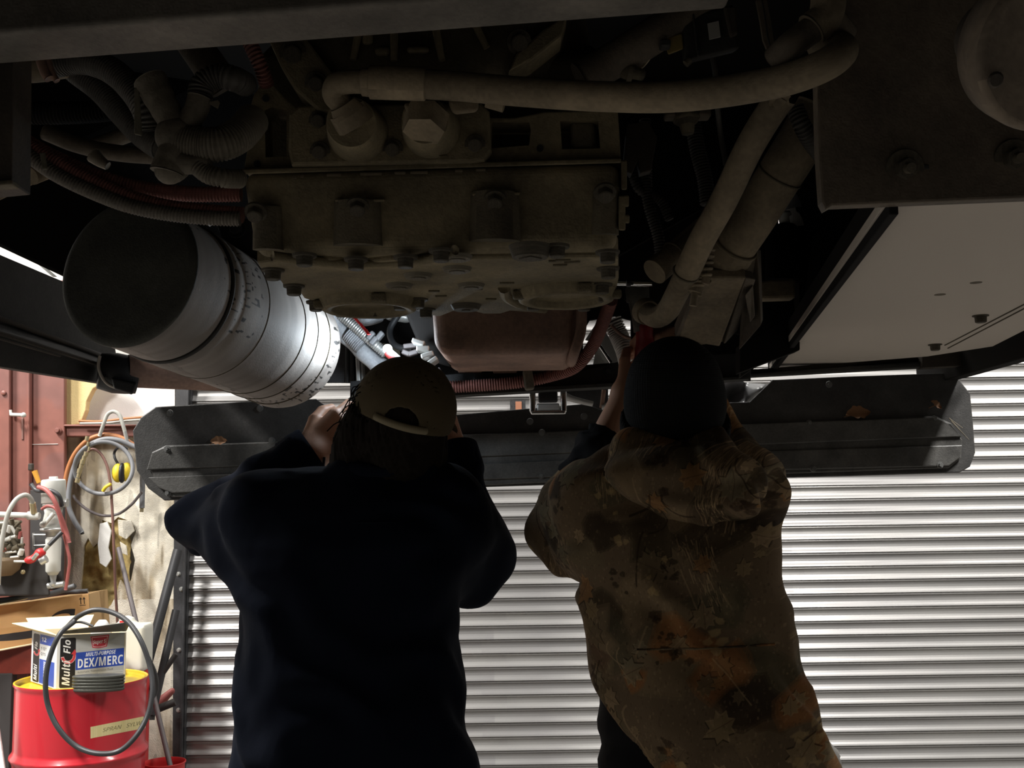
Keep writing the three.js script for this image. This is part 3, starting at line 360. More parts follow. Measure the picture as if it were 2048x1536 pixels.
{
  const d0 = 2.3, t = thing('oil_pan', 'reddish brown engine oil pan with rounded lower corners below the transmission', 'oil pan');
  const yb = p(1000, 706, d0).y, P = (x, dd, h = 0) => { const q = onY(x, 706, yb); const w = p(x, 706, dd); return V(w.x, yb + h, -dd); };
  const fl = P(868, d0), fr = P(1152, d0), rl = P(898, 2.66), rrr = P(1150, 2.66), up = V(0, 0.16, 0);
  part(t, 'sump', uvb(hexa([P(858, d0 - 0.02, 0.16), P(1160, d0 - 0.02, 0.16), fr, fl, rl.clone().add(up), rrr.clone().add(up), rrr, rl], 0.036, 6)), M.pan);
  for (const [x, y] of [[1010, 742], [1085, 738], [1130, 731], [940, 741]]) part(t, 'gasket_tab', rbox(0.06, 0.01, 0.02, 0.003).translate(...p(x, y, 2.68).toArray()), M.pan);
  part(t, 'side_rib', uvb(sweep([P(1164, d0, 0.15), P(1163, d0, 0.05), p(1150, 700, d0 + 0.02), p(1142, 725, 2.5)], 0.012, 30, 10)), M.pan);
}
{ // rear crossmember with red loom clipped on
  const d = 2.76, t = thing('rear_crossmember', 'black steel crossmember behind the oil pan, spanning between the workers', 'beam');
  part(t, 'web', uvb(slab(p(700, 762, d), p(1500, 706, d), p(1500, 744, d - 0.01), p(700, 800, d - 0.01), 0.02)), M.black);
  part(t, 'gusset', uvb(plateAt([[1090, 758], [1160, 744], [1258, 720], [1500, 706], [1500, 760], [1110, 772]], d - 0.014, 0.01)), M.black);
  part(t, 'lower_flange', uvb(slab(p(700, 792, d - 0.05), p(1500, 752, d - 0.05), p(1500, 758, d - 0.05), p(700, 803, d - 0.05), 0.06)), M.blackDust);
  part(t, 'bolt', along(hexBolt(0.009, 0.006), p(1216, 743, d - 0.02), V(0, 0, 1)), M.black);
  const l = thing('red_conduit', 'long red corrugated conduit clipped below the oil pan and rising to its right', 'conduit');
  part(l, 'tube', ribbed([p(850, 776, 2.68), p(960, 771, 2.68), p(1040, 764, 2.68), p(1100, 752, 2.67), p(1150, 734, 2.62), p(1184, 694, 2.55), p(1206, 645, 2.45), p(1222, 600, 2.35)], 0.0155, 0.0065, 0.2), M.loomRed);
  part(l, 'clip', uvb(rbox(0.024, 0.05, 0.04, 0.006).rotateZ(0.12).translate(...p(1057, 760, 2.66).toArray())), M.tape);
}
{ // bits seen through the gap right of the oil pan
  const t = thing('galvanised_brace', 'pale galvanised diagonal brace seen through the gap right of the oil pan', 'bracket');
  part(t, 'strip', uvb(slab(p(1200, 648, 2.95), p(1212, 664, 2.95), p(1250, 730, 2.95), p(1186, 730, 2.95), 0.01)), M.zinc);
  part(t, 'fold', rod(p(1192, 680, 2.93), p(1222, 726, 2.93), 0.005), M.chrome);
  part(t, 'link', uvb(slab(p(1190, 650, 2.94), p(1196, 660, 2.94), p(1178, 682, 2.94), p(1170, 680, 2.94), 0.006)), M.zinc);
  const h = thing('bellows_hose', 'short pale ribbed hose beside the red tool handle', 'hose');
  part(h, 'tube', ribbed([p(1224, 640, 2.6), p(1238, 672, 2.6), p(1250, 700, 2.58), p(1258, 730, 2.56)], 0.024, 0.007, 0.12, 20), M.bellows);
  part(h, 'rim', sweep(arc(12, (s) => p(1222 + s * 40, 650 + 26 * Math.sin(s * 1.6), 2.56)), 0.004, 20, 8), M.pan);
  const s = thing('steel_shaft', 'thin shiny steel shaft poking out right of the transmission', 'shaft');
  part(s, 'rod', rod(p(1222, 566, 2.1), p(1306, 568, 2.05), 0.005, 0.005), M.chrome);
  for (const x of [1257, 1278, 1290]) part(s, 'ring', along(new THREE.CylinderGeometry(0.0068, 0.0068, 0.008, 16), p(x, 567, 2.07), V(1, 0, 0)), M.blackPlastic);
}
{ // pale bits in the gap above the flap
  const a = thing('white_cable', 'short white cable sagging in the gap just right of the chrome latch', 'cable'); part(a, 'cable', sweep([p(1128, 790, 2.95), p(1142, 797, 2.95), p(1164, 803, 2.95), p(1186, 808, 2.95)], (t) => 0.0095 - 0.002 * t, 24, 10), M.shirtWhite); part(a, 'backing', uvb(plateAt([[1120, 775], [1215, 770], [1215, 825], [1185, 812], [1130, 798]], 3.0, 0.01)), M.jamb);
  const b = thing('pale_bracket', 'small pale pinkish L-shaped bracket beside the right worker’s forearm', 'bracket'); part(b, 'upright', rod(p(1208, 780, 2.93), p(1203, 816, 2.93), 0.006), M.pan); part(b, 'foot', rod(p(1203, 814, 2.93), p(1216, 811, 2.93), 0.008), M.shirtWhite);
}
{ // buckle hanging behind the mud flap and the stickers on the door
  const t = thing('chrome_latch', 'small chrome latch in the gap above the mud flap', 'latch');
  const c = p(1096, 803, 2.77);
  part(t, 'frame', merge([rbox(0.092, 0.012, 0.018, 0.005).translate(c.x, c.y - 0.028, c.z), rbox(0.016, 0.1, 0.018, 0.005).translate(c.x - 0.04, c.y + 0.02, c.z), rbox(0.016, 0.1, 0.018, 0.005).translate(c.x + 0.04, c.y + 0.02, c.z)]), M.chrome);
  part(t, 'bolt_block', rbox(0.05, 0.03, 0.02, 0.005).translate(c.x, c.y + 0.012, c.z), M.blackPlastic);
  part(t, 'plate', rbox(0.06, 0.018, 0.016, 0.005).translate(c.x, c.y - 0.014, c.z), M.zinc);
  const s = thing('door_sticker', 'small dark sticker with a reddish square on the door slat above the mud flap', 'sticker');
  const q = p(1036, 802, 4.9); part(s, 'backing', rbox(0.075, 0.06, 0.004, 0.001).translate(q.x, q.y, -BACK + 0.02), M.jamb); part(s, 'square', rbox(0.03, 0.046, 0.004, 0.001).translate(q.x + 0.004, q.y, -BACK + 0.024), M.amber);
}

// ------------------------------------------------------------------ muffler
{
  const t = thing('muffler', 'big pale cylindrical exhaust muffler with a dark round end cap, hanging at the left', 'muffler');
  const A = p(255, 543, 1.93), Bq = p(574, 700, 2.52), r = 0.1415;
  part(t, 'end_cap', lathe(A, Bq, [[-0.006, 0.0], [-0.006, 0.9 * r], [0.0, 0.965 * r], [0.004, r], [0.012, r * 1.005], [0.016, r * 0.985]], 72), M.mufflerCap);
  part(t, 'shell', uvSpin(lathe(A, Bq, [[0.014, r * 0.985], [0.02, r * 0.99], [0.2, r * 0.985], [0.205, r * 0.96], [0.225, r * 0.955], [0.232, r * 1.0], [0.26, r * 1.01], [0.27, r * 0.985], [0.3, r * 0.985], [0.31, r * 1.012], [0.36, r * 1.005], [0.56, r * 1.0], [0.94, r * 0.995], [0.97, r * 1.01], [0.99, r * 0.99], [1.005, r * 0.94], [1.01, 0]], 96), A, Bq), M.muffler);
  for (const [s, w] of [[0.44, 0.0016], [0.7, 0.0014], [0.8, 0.0012], [0.9, 0.0016]]) part(t, 'weld_seam', along(new THREE.TorusGeometry(r * 1.0, w, 6, 80).rotateX(Math.PI / 2), A.clone().lerp(Bq, s), Bq.clone().sub(A)), M.castDark);
  part(t, 'clamp_band', along(new THREE.TorusGeometry(r * 0.985, 0.004, 8, 80).rotateX(Math.PI / 2), A.clone().lerp(Bq, 0.215), Bq.clone().sub(A)), M.blackDust);
  const tp = thing('tail_pipe', 'grey exhaust pipe with a black clamp low at the left behind the muffler', 'pipe');
  part(tp, 'pipe', uvb(rod(p(255, 742, 2.72), p(470, 752, 2.85), 0.042, 0.042, 28)), M.pan);
  part(tp, 'clamp', uvb(lathe(p(198, 742, 2.7), p(275, 752, 2.74), [[0, 0.0], [0, 0.045], [0.4, 0.052], [0.75, 0.05], [1, 0.046]], 28)), M.black);
  part(tp, 'clamp_edge', sweep([p(200, 712, 2.66), p(197, 730, 2.66), p(202, 750, 2.66), p(216, 768, 2.66), p(240, 778, 2.66)], 0.004, 24, 8), M.panel);
  part(tp, 'lug', uvb(hexa([p(222, 755, 2.64), p(275, 765, 2.64), p(265, 790, 2.64), p(228, 778, 2.64), p(222, 755, 2.72), p(275, 765, 2.72), p(265, 790, 2.72), p(228, 778, 2.72)], 0.006)), M.black);
  const hb = thing('hanger_plate', 'black hanger plate between muffler and transmission', 'bracket');
  part(hb, 'plate', uvb(slab(p(430, 440, 2.2), p(560, 440, 2.2), p(560, 580, 2.25), p(470, 560, 2.25), 0.02)), M.black);
  part(hb, 'bolt', along(hexBolt(0.014, 0.01), p(473, 458, 2.19), V(0, 0, 1)), M.black);
  const tag1 = rbox(0.012, 0.006, 0.02, 0.002).rotateZ(0.6); part(hb, 'tag', tag1.translate(...p(420, 446, 2.1).toArray()), M.panel);
}
function uvSpin(g, a, b) { // cylinder uv in metres round the axis a-b
  const P = g.attributes.position, ax = b.clone().sub(a).normalize(), e = V(0, 1, 0).addScaledVector(ax, -ax.y).normalize(), f = ax.clone().cross(e), q = V(0, 0, 0), uv = g.attributes.uv;
  for (let i = 0; i < P.count; i++) { q.fromBufferAttribute(P, i).sub(a); const an = Math.atan2(q.dot(f), q.dot(e)); uv.setXY(i, an * 0.14, q.dot(ax)); }
  return g;
}
// ------------------------------------------------------------------ harness, conduits and struts at the upper left
{
  const D = 1.5, h = thing('wire_harness', 'taped wiring harness branching like a tree left of the transmission', 'harness');
  const q = (x, y, e = 0) => p(x, y, D + e);
  part(h, 'trunk', sweep([q(300, 160), q(318, 195), q(340, 235), q(352, 262), q(348, 300), q(338, 330), q(334, 346)], (t) => 0.0245 - 0.004 * Math.sin(t * 3) + 0.0004 * Math.sin(t * 40), 70, 18), M.tape);
  part(h, 'knot', uvb(nets(union([ell(q(338, 340), 0.021, 0.021, 0.02), ell(q(356, 330, 0.01), 0.02, 0.018, 0.02), ell(q(352, 272), 0.03, 0.03, 0.026)], 0.015), q(290, 380).add(V(0, -0.02, -0.06)), q(410, 210).add(V(0.02, 0.03, 0.08)), 0.005), 1), M.tape);
  part(h, 'branch', sweep([q(352, 268), q(380, 240), q(394, 215), q(400, 195)], 0.0175, 30, 16), M.tape);
  part(h, 'branch', ribbed([q(400, 192), q(404, 172), q(420, 158), q(444, 152), q(468, 158), q(490, 168, 0.05)], 0.0185, 0.0055, 0.13), M.loomBlack);
  part(h, 'branch', ribbed([q(352, 278), q(400, 288), q(440, 288), q(478, 270, 0.02), q(505, 240, 0.06)], 0.0255, 0.0042, 0.07), M.tape);
  part(h, 'branch', ribbed([q(392, 330), q(415, 348), q(445, 356), q(480, 358, 0.03)], 0.014, 0.005, 0.14), M.tape);
  part(h, 'branch', sweep([q(352, 322), q(380, 328), q(405, 326), q(420, 330)], (t) => 0.019 - 0.009 * t, 20, 12), M.tape);
  part(h, 'tape_flag', uvb(hexa([q(412, 204, -0.005), q(436, 200, -0.005), q(440, 206, -0.005), q(436, 218, -0.005), q(412, 204), q(436, 200), q(440, 206), q(436, 218)], 0.001)), M.tape);
  const c = thing('black_conduit', 'pair of black ribbed conduits curving down into the taped harness', 'conduit');
  part(c, 'tube', ribbed([q(110, 128, 0.1), q(160, 122, 0.08), q(210, 134, 0.06), q(255, 168, 0.04), q(292, 222, 0.02), q(300, 262, 0.03)], 0.0205, 0.0055, 0.12), M.loomBlack);
  part(c, 'tube', ribbed([q(150, 140, 0.14), q(200, 178, 0.12), q(245, 226, 0.1), q(285, 268, 0.08), q(325, 296, 0.06)], 0.021, 0.0055, 0.1), M.loomBlack);
  part(c, 'cable_tie', uvb(slab(q(268, 175, -0.012), q(278, 175, -0.012), q(284, 272, -0.012), q(268, 268, -0.012), 0.003)), M.tie);
  const k = thing('pipe_with_clamp', 'dusty pipe end with a rusty hose clamp, top left under the beam', 'pipe');
  part(k, 'pipe', sweep([q(10, 128, 0.1), q(60, 134, 0.1), q(110, 128, 0.12), q(170, 118, 0.12)], 0.024, 30, 20), M.hose);
  part(k, 'clamp', sweep(arc(10, (s) => q(78 + s * 20, 108 + s * 50 + Math.sin(s * 3.14) * 8, 0.05)), 0.007, 20, 10), M.pan); part(k, 'clamp', sweep(arc(10, (s) => q(92 + s * 22, 106 + s * 56 + Math.sin(s * 3.14) * 8, 0.055)), 0.005, 20, 10), M.pan);
  const u = thing('short_pipe', 'smooth dusty pipe slanting down under the beam beside the ribbed loop', 'pipe');
  part(u, 'pipe', sweep([q(370, 60, 0.1), q(400, 105, 0.1), q(428, 146, 0.09), q(450, 180, 0.1)], 0.0265, 24, 20), M.hoseDark);
  const rc = thing('red_conduit', 'red ribbed conduit rising beside the top left of the transmission', 'conduit');
  part(rc, 'tube', ribbed([q(492, 70, 0.05), q(510, 108, 0.05), q(524, 140, 0.06), q(534, 170, 0.08)], 0.0115, 0.0055, 0.2), M.loomRed);
  const l1 = thing('red_conduit', 'upper of the two red conduits curving under the harness to the transmission', 'conduit'), l2 = thing('red_conduit', 'lower of the two red conduits curving under the harness, with a split', 'conduit'), l3 = thing('grey_conduit', 'grey ribbed conduit running along under the two red conduits', 'conduit');
  const E = 0.1;
  part(l1, 'tube', ribbed([q(20, 262, E + 0.02), q(80, 300, E + 0.02), q(150, 335, E + 0.02), q(220, 362, E + 0.02), q(300, 380, E + 0.02), q(380, 388, E + 0.02), q(482, 388, E + 0.02)], 0.0125, 0.005, 0.07), M.loomRed);
  part(l2, 'tube', ribbed([q(15, 262, E), q(60, 296, E), q(110, 325, E), q(180, 362, E), q(250, 392, E), q(330, 414, E), q(410, 424, E), q(486, 430, E)], 0.0125, 0.005, 0.12), M.loomRed);
  part(l3, 'tube', ribbed([q(10, 272, E - 0.01), q(50, 305, E - 0.01), q(105, 345, E - 0.01), q(180, 382, E - 0.01), q(260, 412, E - 0.01), q(340, 428, E - 0.01), q(420, 436, E - 0.01), q(480, 438, E - 0.01)], 0.0115, 0.005, 0.1), M.loomGrey);
  part(l2, 'cable_tie', uvb(slab(q(78, 304, E - 0.03), q(90, 304, E - 0.03), q(94, 338, E - 0.03), q(84, 340, E - 0.03), 0.004)), M.tie);
  const s1 = thing('strut', 'pale strut with a sleeve crossing under the red conduits at the left edge', 'strut');
  part(s1, 'rod', uvb(rod(q(-30, 398, 0.12), q(112, 332, 0.2), 0.011)), M.hose); part(s1, 'sleeve', uvb(rod(q(62, 352, 0.15), q(112, 332, 0.19), 0.0145)), M.hose);
  const s2 = thing('strut', 'dusty strut in the dark gap left of the harness', 'strut'); part(s2, 'rod', uvb(rod(q(190, 292, 0.3), q(320, 246, 0.3), 0.014)), M.hoseDark);
  const s3 = thing('air_line', 'dark air line running above the red conduits towards the harness', 'hose'); part(s3, 'tube', sweep([q(90, 264, 0.2), q(150, 288, 0.2), q(220, 304, 0.2), q(320, 312, 0.2), q(400, 308, 0.2)], 0.0135, 40, 14), M.hoseDark);
  part(s3, 'frayed_tape', uvb(sweep([q(186, 310, 0.17), q(200, 322, 0.17), q(216, 332, 0.17)], (t) => 0.013 - 0.006 * t, 14, 9)), M.tape);
  const s4 = thing('black_conduit', 'black ribbed conduit lying level in the dark behind the harness', 'conduit'); part(s4, 'tube', ribbed([q(40, 226, 0.32), q(120, 226, 0.32), q(200, 222, 0.32), q(260, 214, 0.32)], 0.02, 0.006, 0.12), M.engine);
  const shadeSheet = thing('inner_shade_sheet', 'black sheet standing in for the shade behind harness and muffler', 'bus panel');  // near-black sheet stands in for the shade behind harness and muffler
  part(shadeSheet, 'sheet', uvb(slab(p(-150, 60, 2.3), p(640, 60, 2.75), p(560, 750, 2.75), p(-150, 416, 2.22), 0.02)), M.engine);
}
// ------------------------------------------------------------------ upper right: hoses, module, pipes
{
  const D = 1.62, q = (x, y, e = 0) => p(x, y, D + e);
  const h1 = thing('coolant_hose', 'fat dusty coolant hose slanting up behind the hydraulic hose, left of the module', 'hose');
  part(h1, 'tube', sweep([q(1160, 160, 0.02), q(1215, 128, 0.02), q(1290, 82), q(1370, 30), q(1430, -15)], 0.0285, 50, 20), M.hoseDark);
  const m = thing('control_module', 'black control module with a white label and yellow connector under the beam', 'module');
  const fr = [q(1362, 34, -0.02), q(1468, 8, -0.02), q(1480, 98, -0.02), q(1372, 124, -0.02)], bk = (a) => a.map((v) => v.clone().add(V(0.005, 0.02, -0.06)));
  part(m, 'case', uvb(hexa([...fr, ...bk(fr)], 0.006)), M.blackDust);
  const fp = (u, v, o = 0.004) => fr[0].clone().lerp(fr[1], u).lerp(fr[3].clone().lerp(fr[2], u), v).add(V(0, 0, o));
  part(m, 'label', slab(fp(0.46, 0.3), fp(0.67, 0.3), fp(0.67, 0.66), fp(0.46, 0.66), 0.002, 0.0005), mat([0.34, 0.33, 0.3], 0.6), 'white printed label');
  part(m, 'rib', uvb(slab(fp(0.2, 0.02, 0.006), fp(0.24, 0.02, 0.006), fp(0.24, 0.96, 0.006), fp(0.2, 0.96, 0.006), 0.006)), M.blackDust); part(m, 'slot', slab(fp(0.26, 0.72, 0.003), fp(0.3, 0.72, 0.003), fp(0.3, 0.86, 0.003), fp(0.26, 0.86, 0.003), 0.002, 0.0005), M.black);
  part(m, 'side_grip', uvb(slab(fp(0.78, 0.02, 0.008), fp(1.02, 0.1, 0.008), fp(0.98, 0.7, 0.008), fp(0.84, 0.72, 0.008), 0.012, 0.004)), M.brown);
  part(m, 'foot', uvb(rod(fp(0.06, 1.0), fp(-0.02, 1.06), 0.006)), M.boltDust);
  const cn = part(m, 'connector', uvb(hexa([q(1328, 76, -0.02), q(1364, 66, -0.02), q(1367, 98, -0.02), q(1336, 110, -0.02), q(1328, 76, 0.03), q(1364, 66, 0.03), q(1367, 98, 0.03), q(1336, 110, 0.03)], 0.003)), mat([0.42, 0.31, 0.1], 0.6, { map: T.dust }), 'yellow connector');
  part(cn, 'lock_tab', uvb(rbox(0.016, 0.012, 0.02, 0.003).translate(...q(1330, 90, -0.025).toArray())), M.blackDust);
  for (let i = 0; i < 4; i++) part(m, 'wire', sweep([q(1328, 86 + i * 4, 0), q(1312, 92 + i * 3, 0), q(1296, 108 + i * 5, 0.01), q(1282, 128 + i * 3, 0.02), q(1266, 134, 0.03)], 0.0011, 20, 6), M.wire);
  const bt = thing('pressure_sensor', 'small round brass sensor tucked behind the coolant hose', 'sensor'); part(bt, 'body', uvb(lathe(q(1240, 138, 0.02), q(1285, 150, 0.0), [[0, 0], [0, 0.012], [0.5, 0.014], [0.6, 0.01], [1, 0.009], [1, 0]], 18)), M.castDark);
  part(bt, 'collar', along(new THREE.CylinderGeometry(0.016, 0.016, 0.008, 6), q(1262, 144, 0.01), V(1, -0.25, 0)), M.castDark);
  const st = thing('hanger_strap', 'narrow curved strap hanging right of the control module', 'strap');
  part(st, 'band', uvb(hexStrip([[1512, 0], [1520, 40], [1526, 80], [1540, 112], [1556, 136]], 22, D - 0.03)), M.hoseDark); part(st, 'crease', sweep([q(1524, 0, -0.036), q(1531, 40, -0.036), q(1537, 80, -0.036), q(1548, 110, -0.036), q(1562, 132, -0.036)], 0.0012, 20, 6), M.black);
  const p2 = thing('bent_pipe', 'dusty pipe with a right-angle bend in the top right of the engine bay', 'pipe');
  part(p2, 'pipe', sweep([q(1548, 122, -0.38), q(1580, 92, -0.4), q(1614, 66, -0.4), q(1632, 54, -0.4)], 0.0165, 30, 20), M.hoseDark); part(p2, 'elbow', sweep([q(1622, 60, -0.4), q(1648, 38, -0.4), q(1656, 10, -0.4), q(1656, -30, -0.4)], 0.0205, 30, 20), M.hose);
  part(p2, 'stub', uvb(rod(q(1668, 40, -0.39), q(1700, 66, -0.37), 0.014, 0.01)), M.hoseDark);
  const wire = thing('ground_cable', 'thin dark cable hanging straight down below the module', 'cable'); part(wire, 'cable', sweep([q(1424, 112, 0.05), q(1430, 140, 0.05), q(1434, 200, 0.06), q(1440, 260, 0.1), q(1452, 330, 0.1)], 0.0045, 30, 8), M.loomBlack);
  // pipes running down to the right worker's hand
  const a = thing('coolant_pipe', 'long dusty coolant hose and pipe running diagonally down to the red tool', 'pipe');
  part(a, 'hose', sweep([p(1566, 190, 1.56), p(1540, 226, 1.58), p(1500, 292, 1.62), p(1448, 400, 1.7), p(1404, 480, 1.78), p(1372, 548, 1.84)], 0.0225, 60, 20), M.hose);
  part(a, 'pipe', sweep([p(1376, 540, 1.83), p(1352, 590, 1.9), p(1334, 622, 1.95), p(1312, 634, 2.0), p(1288, 620, 2.05)], 0.0208, 40, 20), M.hose);
  part(a, 'ring', along(new THREE.TorusGeometry(0.0225, 0.0022, 8, 30).rotateX(Math.PI / 2), p(1372, 546, 1.838), p(1404, 480, 1.78).sub(p(1372, 548, 1.84))), M.castDark);
  part(a, 'collar', along(new THREE.CylinderGeometry(0.026, 0.024, 0.02, 24), p(1293, 624, 2.04), p(1288, 620, 2.05).sub(p(1312, 634, 2.0))), M.hose);
  part(a, 'saddle', uvb(nets(union([ell(p(1566, 196, 1.52), 0.024, 0.014, 0.03), ell(p(1546, 206, 1.53), 0.02, 0.012, 0.02)], 0.01), p(1520, 240, 1.6).add(V(0, 0, -0.02)), p(1600, 160, 1.45).add(V(0.01, 0.01, 0.02)), 0.004), 1), M.hose);
  const b = thing('coolant_pipe', 'short capped dusty pipe with a hex end behind the long coolant hose', 'pipe');
  part(b, 'pipe', uvb(rod(p(1410, 455, 1.95), p(1322, 532, 1.9), 0.0225, 0.0225, 24)), M.hose); part(b, 'hex_end', along(new THREE.CylinderGeometry(0.0245, 0.0245, 0.026, 24), p(1318, 536, 1.9), p(1322, 532, 1.9).sub(p(1410, 455, 1.95))), M.hose);
  part(b, 'ring', along(new THREE.TorusGeometry(0.0235, 0.0022, 8, 30).rotateX(Math.PI / 2), p(1348, 508, 1.91), p(1322, 532, 1.9).sub(p(1410, 455, 1.95))), M.castDark);
  const c = thing('charge_air_pipe', 'thickest dusty pipe on the right, ending in a ringed cup', 'pipe');
  part(c, 'pipe', sweep([p(1640, 215, 1.78), p(1600, 285, 1.8), p(1560, 350, 1.84), p(1510, 430, 1.9), p(1470, 490, 1.95)], 0.0405, 40, 24), M.hose);
  const ax = p(1470, 490, 1.95).sub(p(1510, 430, 1.9)).normalize();
  part(c, 'ring', along(new THREE.TorusGeometry(0.0415, 0.004, 8, 40).rotateX(Math.PI / 2), p(1470, 490, 1.95), ax), M.hose); part(c, 'cup', along(new THREE.LatheGeometry([[0.043, -0.004], [0.044, 0.02], [0.04, 0.045], [0.028, 0.056], [0, 0.06]].map((v) => new THREE.Vector2(...v)), 32), p(1468, 494, 1.955), ax), M.hose);
  part(c, 'wrap_seam', along(new THREE.TorusGeometry(0.041, 0.002, 8, 40).rotateX(Math.PI / 2), p(1560, 350, 1.84), p(1600, 285, 1.8).sub(p(1560, 350, 1.84))), M.castDark);
  const e = thing('black_conduit', 'short black ribbed conduit beside the brown plate, right of the pipes', 'conduit'); part(e, 'tube', ribbed([p(1590, 215, 1.7), p(1604, 250, 1.7), p(1622, 282, 1.72), p(1642, 308, 1.76)], 0.015, 0.0058, 0.18), M.loomBlack);
  for (const [x, y, L, x2, y2] of [[1412, 500, 62, 1396, 592], [1396, 542, 36, 1386, 612]]) {
    const w = thing('spring_bolt', L > 50 ? 'upper of two bolts with coil springs beside the pipe cup' : 'lower of two bolts with coil springs beside the pipe cup', 'bolt');
    const s = p(x, y, 1.86), en = p(x - 8, y + L, 1.86), n = 5;
    part(w, 'spring', sweep(arc(n * 10, (tt) => s.clone().lerp(en, tt).add(V(Math.cos(tt * n * 6.283) * 0.0135, 0, Math.sin(tt * n * 6.283) * 0.0135))), 0.0035, n * 16, 8), M.hose);
    part(w, 'stud', uvb(rod(s, p(x2, y2, 1.86), 0.0065, 0.0065, 12)), M.hose); part(w, 'nut', along(new THREE.CylinderGeometry(0.015, 0.015, 0.012, 6), en, en.clone().sub(s)), M.hose);
  }
  const k = thing('mount_bracket', 'tan steel mounting bracket above the black beanie', 'bracket');
  const yk = 0;
  part(k, 'face', uvb(slab(p(1404, 556, 1.94), p(1492, 556, 1.94), p(1440, 694, 2.2), p(1354, 680, 2.2), 0.02, 0.004)), M.hose);
  part(k, 'side', uvb(slab(p(1492, 556, 1.94), p(1512, 560, 1.96), p(1476, 660, 2.2), p(1448, 690, 2.2), 0.02, 0.003)), M.hoseDark);
  part(k, 'web', uvb(slab(p(1398, 556, 1.94), p(1404, 556, 1.94), p(1358, 680, 2.2), p(1350, 676, 2.19), 0.03, 0.002)), M.hoseDark);
  part(k, 'flange', uvb(hexa([p(1488, 480, 1.92), p(1516, 500, 1.95), p(1522, 650, 2.06), p(1478, 700, 2.2), p(1494, 480, 1.98), p(1522, 500, 2.0), p(1526, 640, 2.12), p(1484, 694, 2.26)], 0.003)), M.hoseDark);
  part(k, 'gusset', uvb(hexa([p(1490, 590, 1.97), p(1506, 570, 1.97), p(1510, 632, 2.04), p(1500, 645, 2.06), p(1490, 590, 2.04), p(1506, 570, 2.04), p(1510, 632, 2.1), p(1500, 645, 2.12)], 0.004)), M.hoseDark);
  part(k, 'foot', uvb(slab(p(1350, 676, 2.18), p(1452, 660, 2.18), p(1448, 684, 2.2), p(1380, 694, 2.2), 0.02, 0.004)), M.hose);
  const dk = thing('side_frame_rail', 'black frame rail in the shadow behind the pipes, right of the bracket', 'beam');
  part(dk, 'rail', uvb(slab(p(1588, 330, 2.35), p(1650, 330, 2.35), p(1640, 560, 2.4), p(1600, 640, 2.45), 0.05)), M.engine);
  part(dk, 'cross', uvb(slab(p(1480, 690, 2.5), p(1600, 620, 2.5), p(1600, 700, 2.5), p(1480, 745, 2.5), 0.05)), M.engine);
  part(dk, 'shelf', uvb(slab(p(1522, 560, 2.3), p(1592, 556, 2.3), p(1592, 596, 2.3), p(1524, 598, 2.3), 0.04, 0.006)), M.hose);
  const tk = thing('filter_and_gap_light', 'black filter canister right of the pipe cup, white body added for light through the gap', 'filter');
  part(tk, 'canister', uvb(lathe(p(1572, 560, 2.36), p(1570, 446, 2.36), [[0, 0], [0, 0.045], [0.8, 0.045], [0.97, 0.02], [1, 0]], 24)), M.engine); part(tk, 'neck', lathe(p(1570, 448, 2.36), p(1566, 425, 2.36), [[0, 0.012], [0.6, 0.012], [0.7, 0.018], [1, 0.016], [1, 0]], 16), M.whiteMetal);
  part(tk, 'body', lathe(p(1592, 455, 2.4), p(1574, 340, 2.4), [[0, 0], [0, 0.02], [0.6, 0.022], [1, 0.018], [1.02, 0]], 20), M.shirtWhite); part(tk, 'band', lathe(p(1586, 420, 2.39), p(1580, 392, 2.39), [[0, 0.0225], [1, 0.0235]], 20), M.greyHose); part(tk, 'filter', uvb(lathe(p(1572, 560, 2.36), p(1570, 446, 2.36), [[0, 0], [0, 0.045], [0.8, 0.045], [0.97, 0.02], [1, 0]], 24)), M.engine);  // white body and band added for background light seen through the gap
  const rb = thing('added_rear_sheet', 'black sheet added to hide the bright door, with an opening right of the oil pan', 'bus panel');  // near-black sheet added to block the bright door behind the engine
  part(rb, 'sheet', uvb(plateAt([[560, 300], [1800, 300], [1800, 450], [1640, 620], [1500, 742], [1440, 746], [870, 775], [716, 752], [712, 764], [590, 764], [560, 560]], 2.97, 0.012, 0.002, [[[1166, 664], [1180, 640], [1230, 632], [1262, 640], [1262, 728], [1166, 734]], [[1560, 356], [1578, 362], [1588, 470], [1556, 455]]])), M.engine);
  // black sheets standing in for the shaded depth of the engine bay
  const wl = thing('bay_shade_sheet', 'black sheets standing in for the shade behind the right-hand pipes', 'bus panel');
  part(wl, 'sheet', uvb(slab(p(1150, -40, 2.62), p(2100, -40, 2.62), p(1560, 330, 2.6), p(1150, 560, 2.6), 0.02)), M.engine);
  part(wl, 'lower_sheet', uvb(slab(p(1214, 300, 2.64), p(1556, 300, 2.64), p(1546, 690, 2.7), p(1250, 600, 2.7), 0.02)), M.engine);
}
function hexStrip(pix, w, d) { // flat band following a line of points
  const l = []; for (let i = 0; i < pix.length - 1; i++) { const [x0, y0] = pix[i], [x1, y1] = pix[i + 1]; l.push(slab(p(x0, y0, d), p(x0 + w, y0, d), p(x1 + w, y1 + 1, d), p(x1, y1 + 1, d), 0.006, 0.0008)); } return merge(l);
}
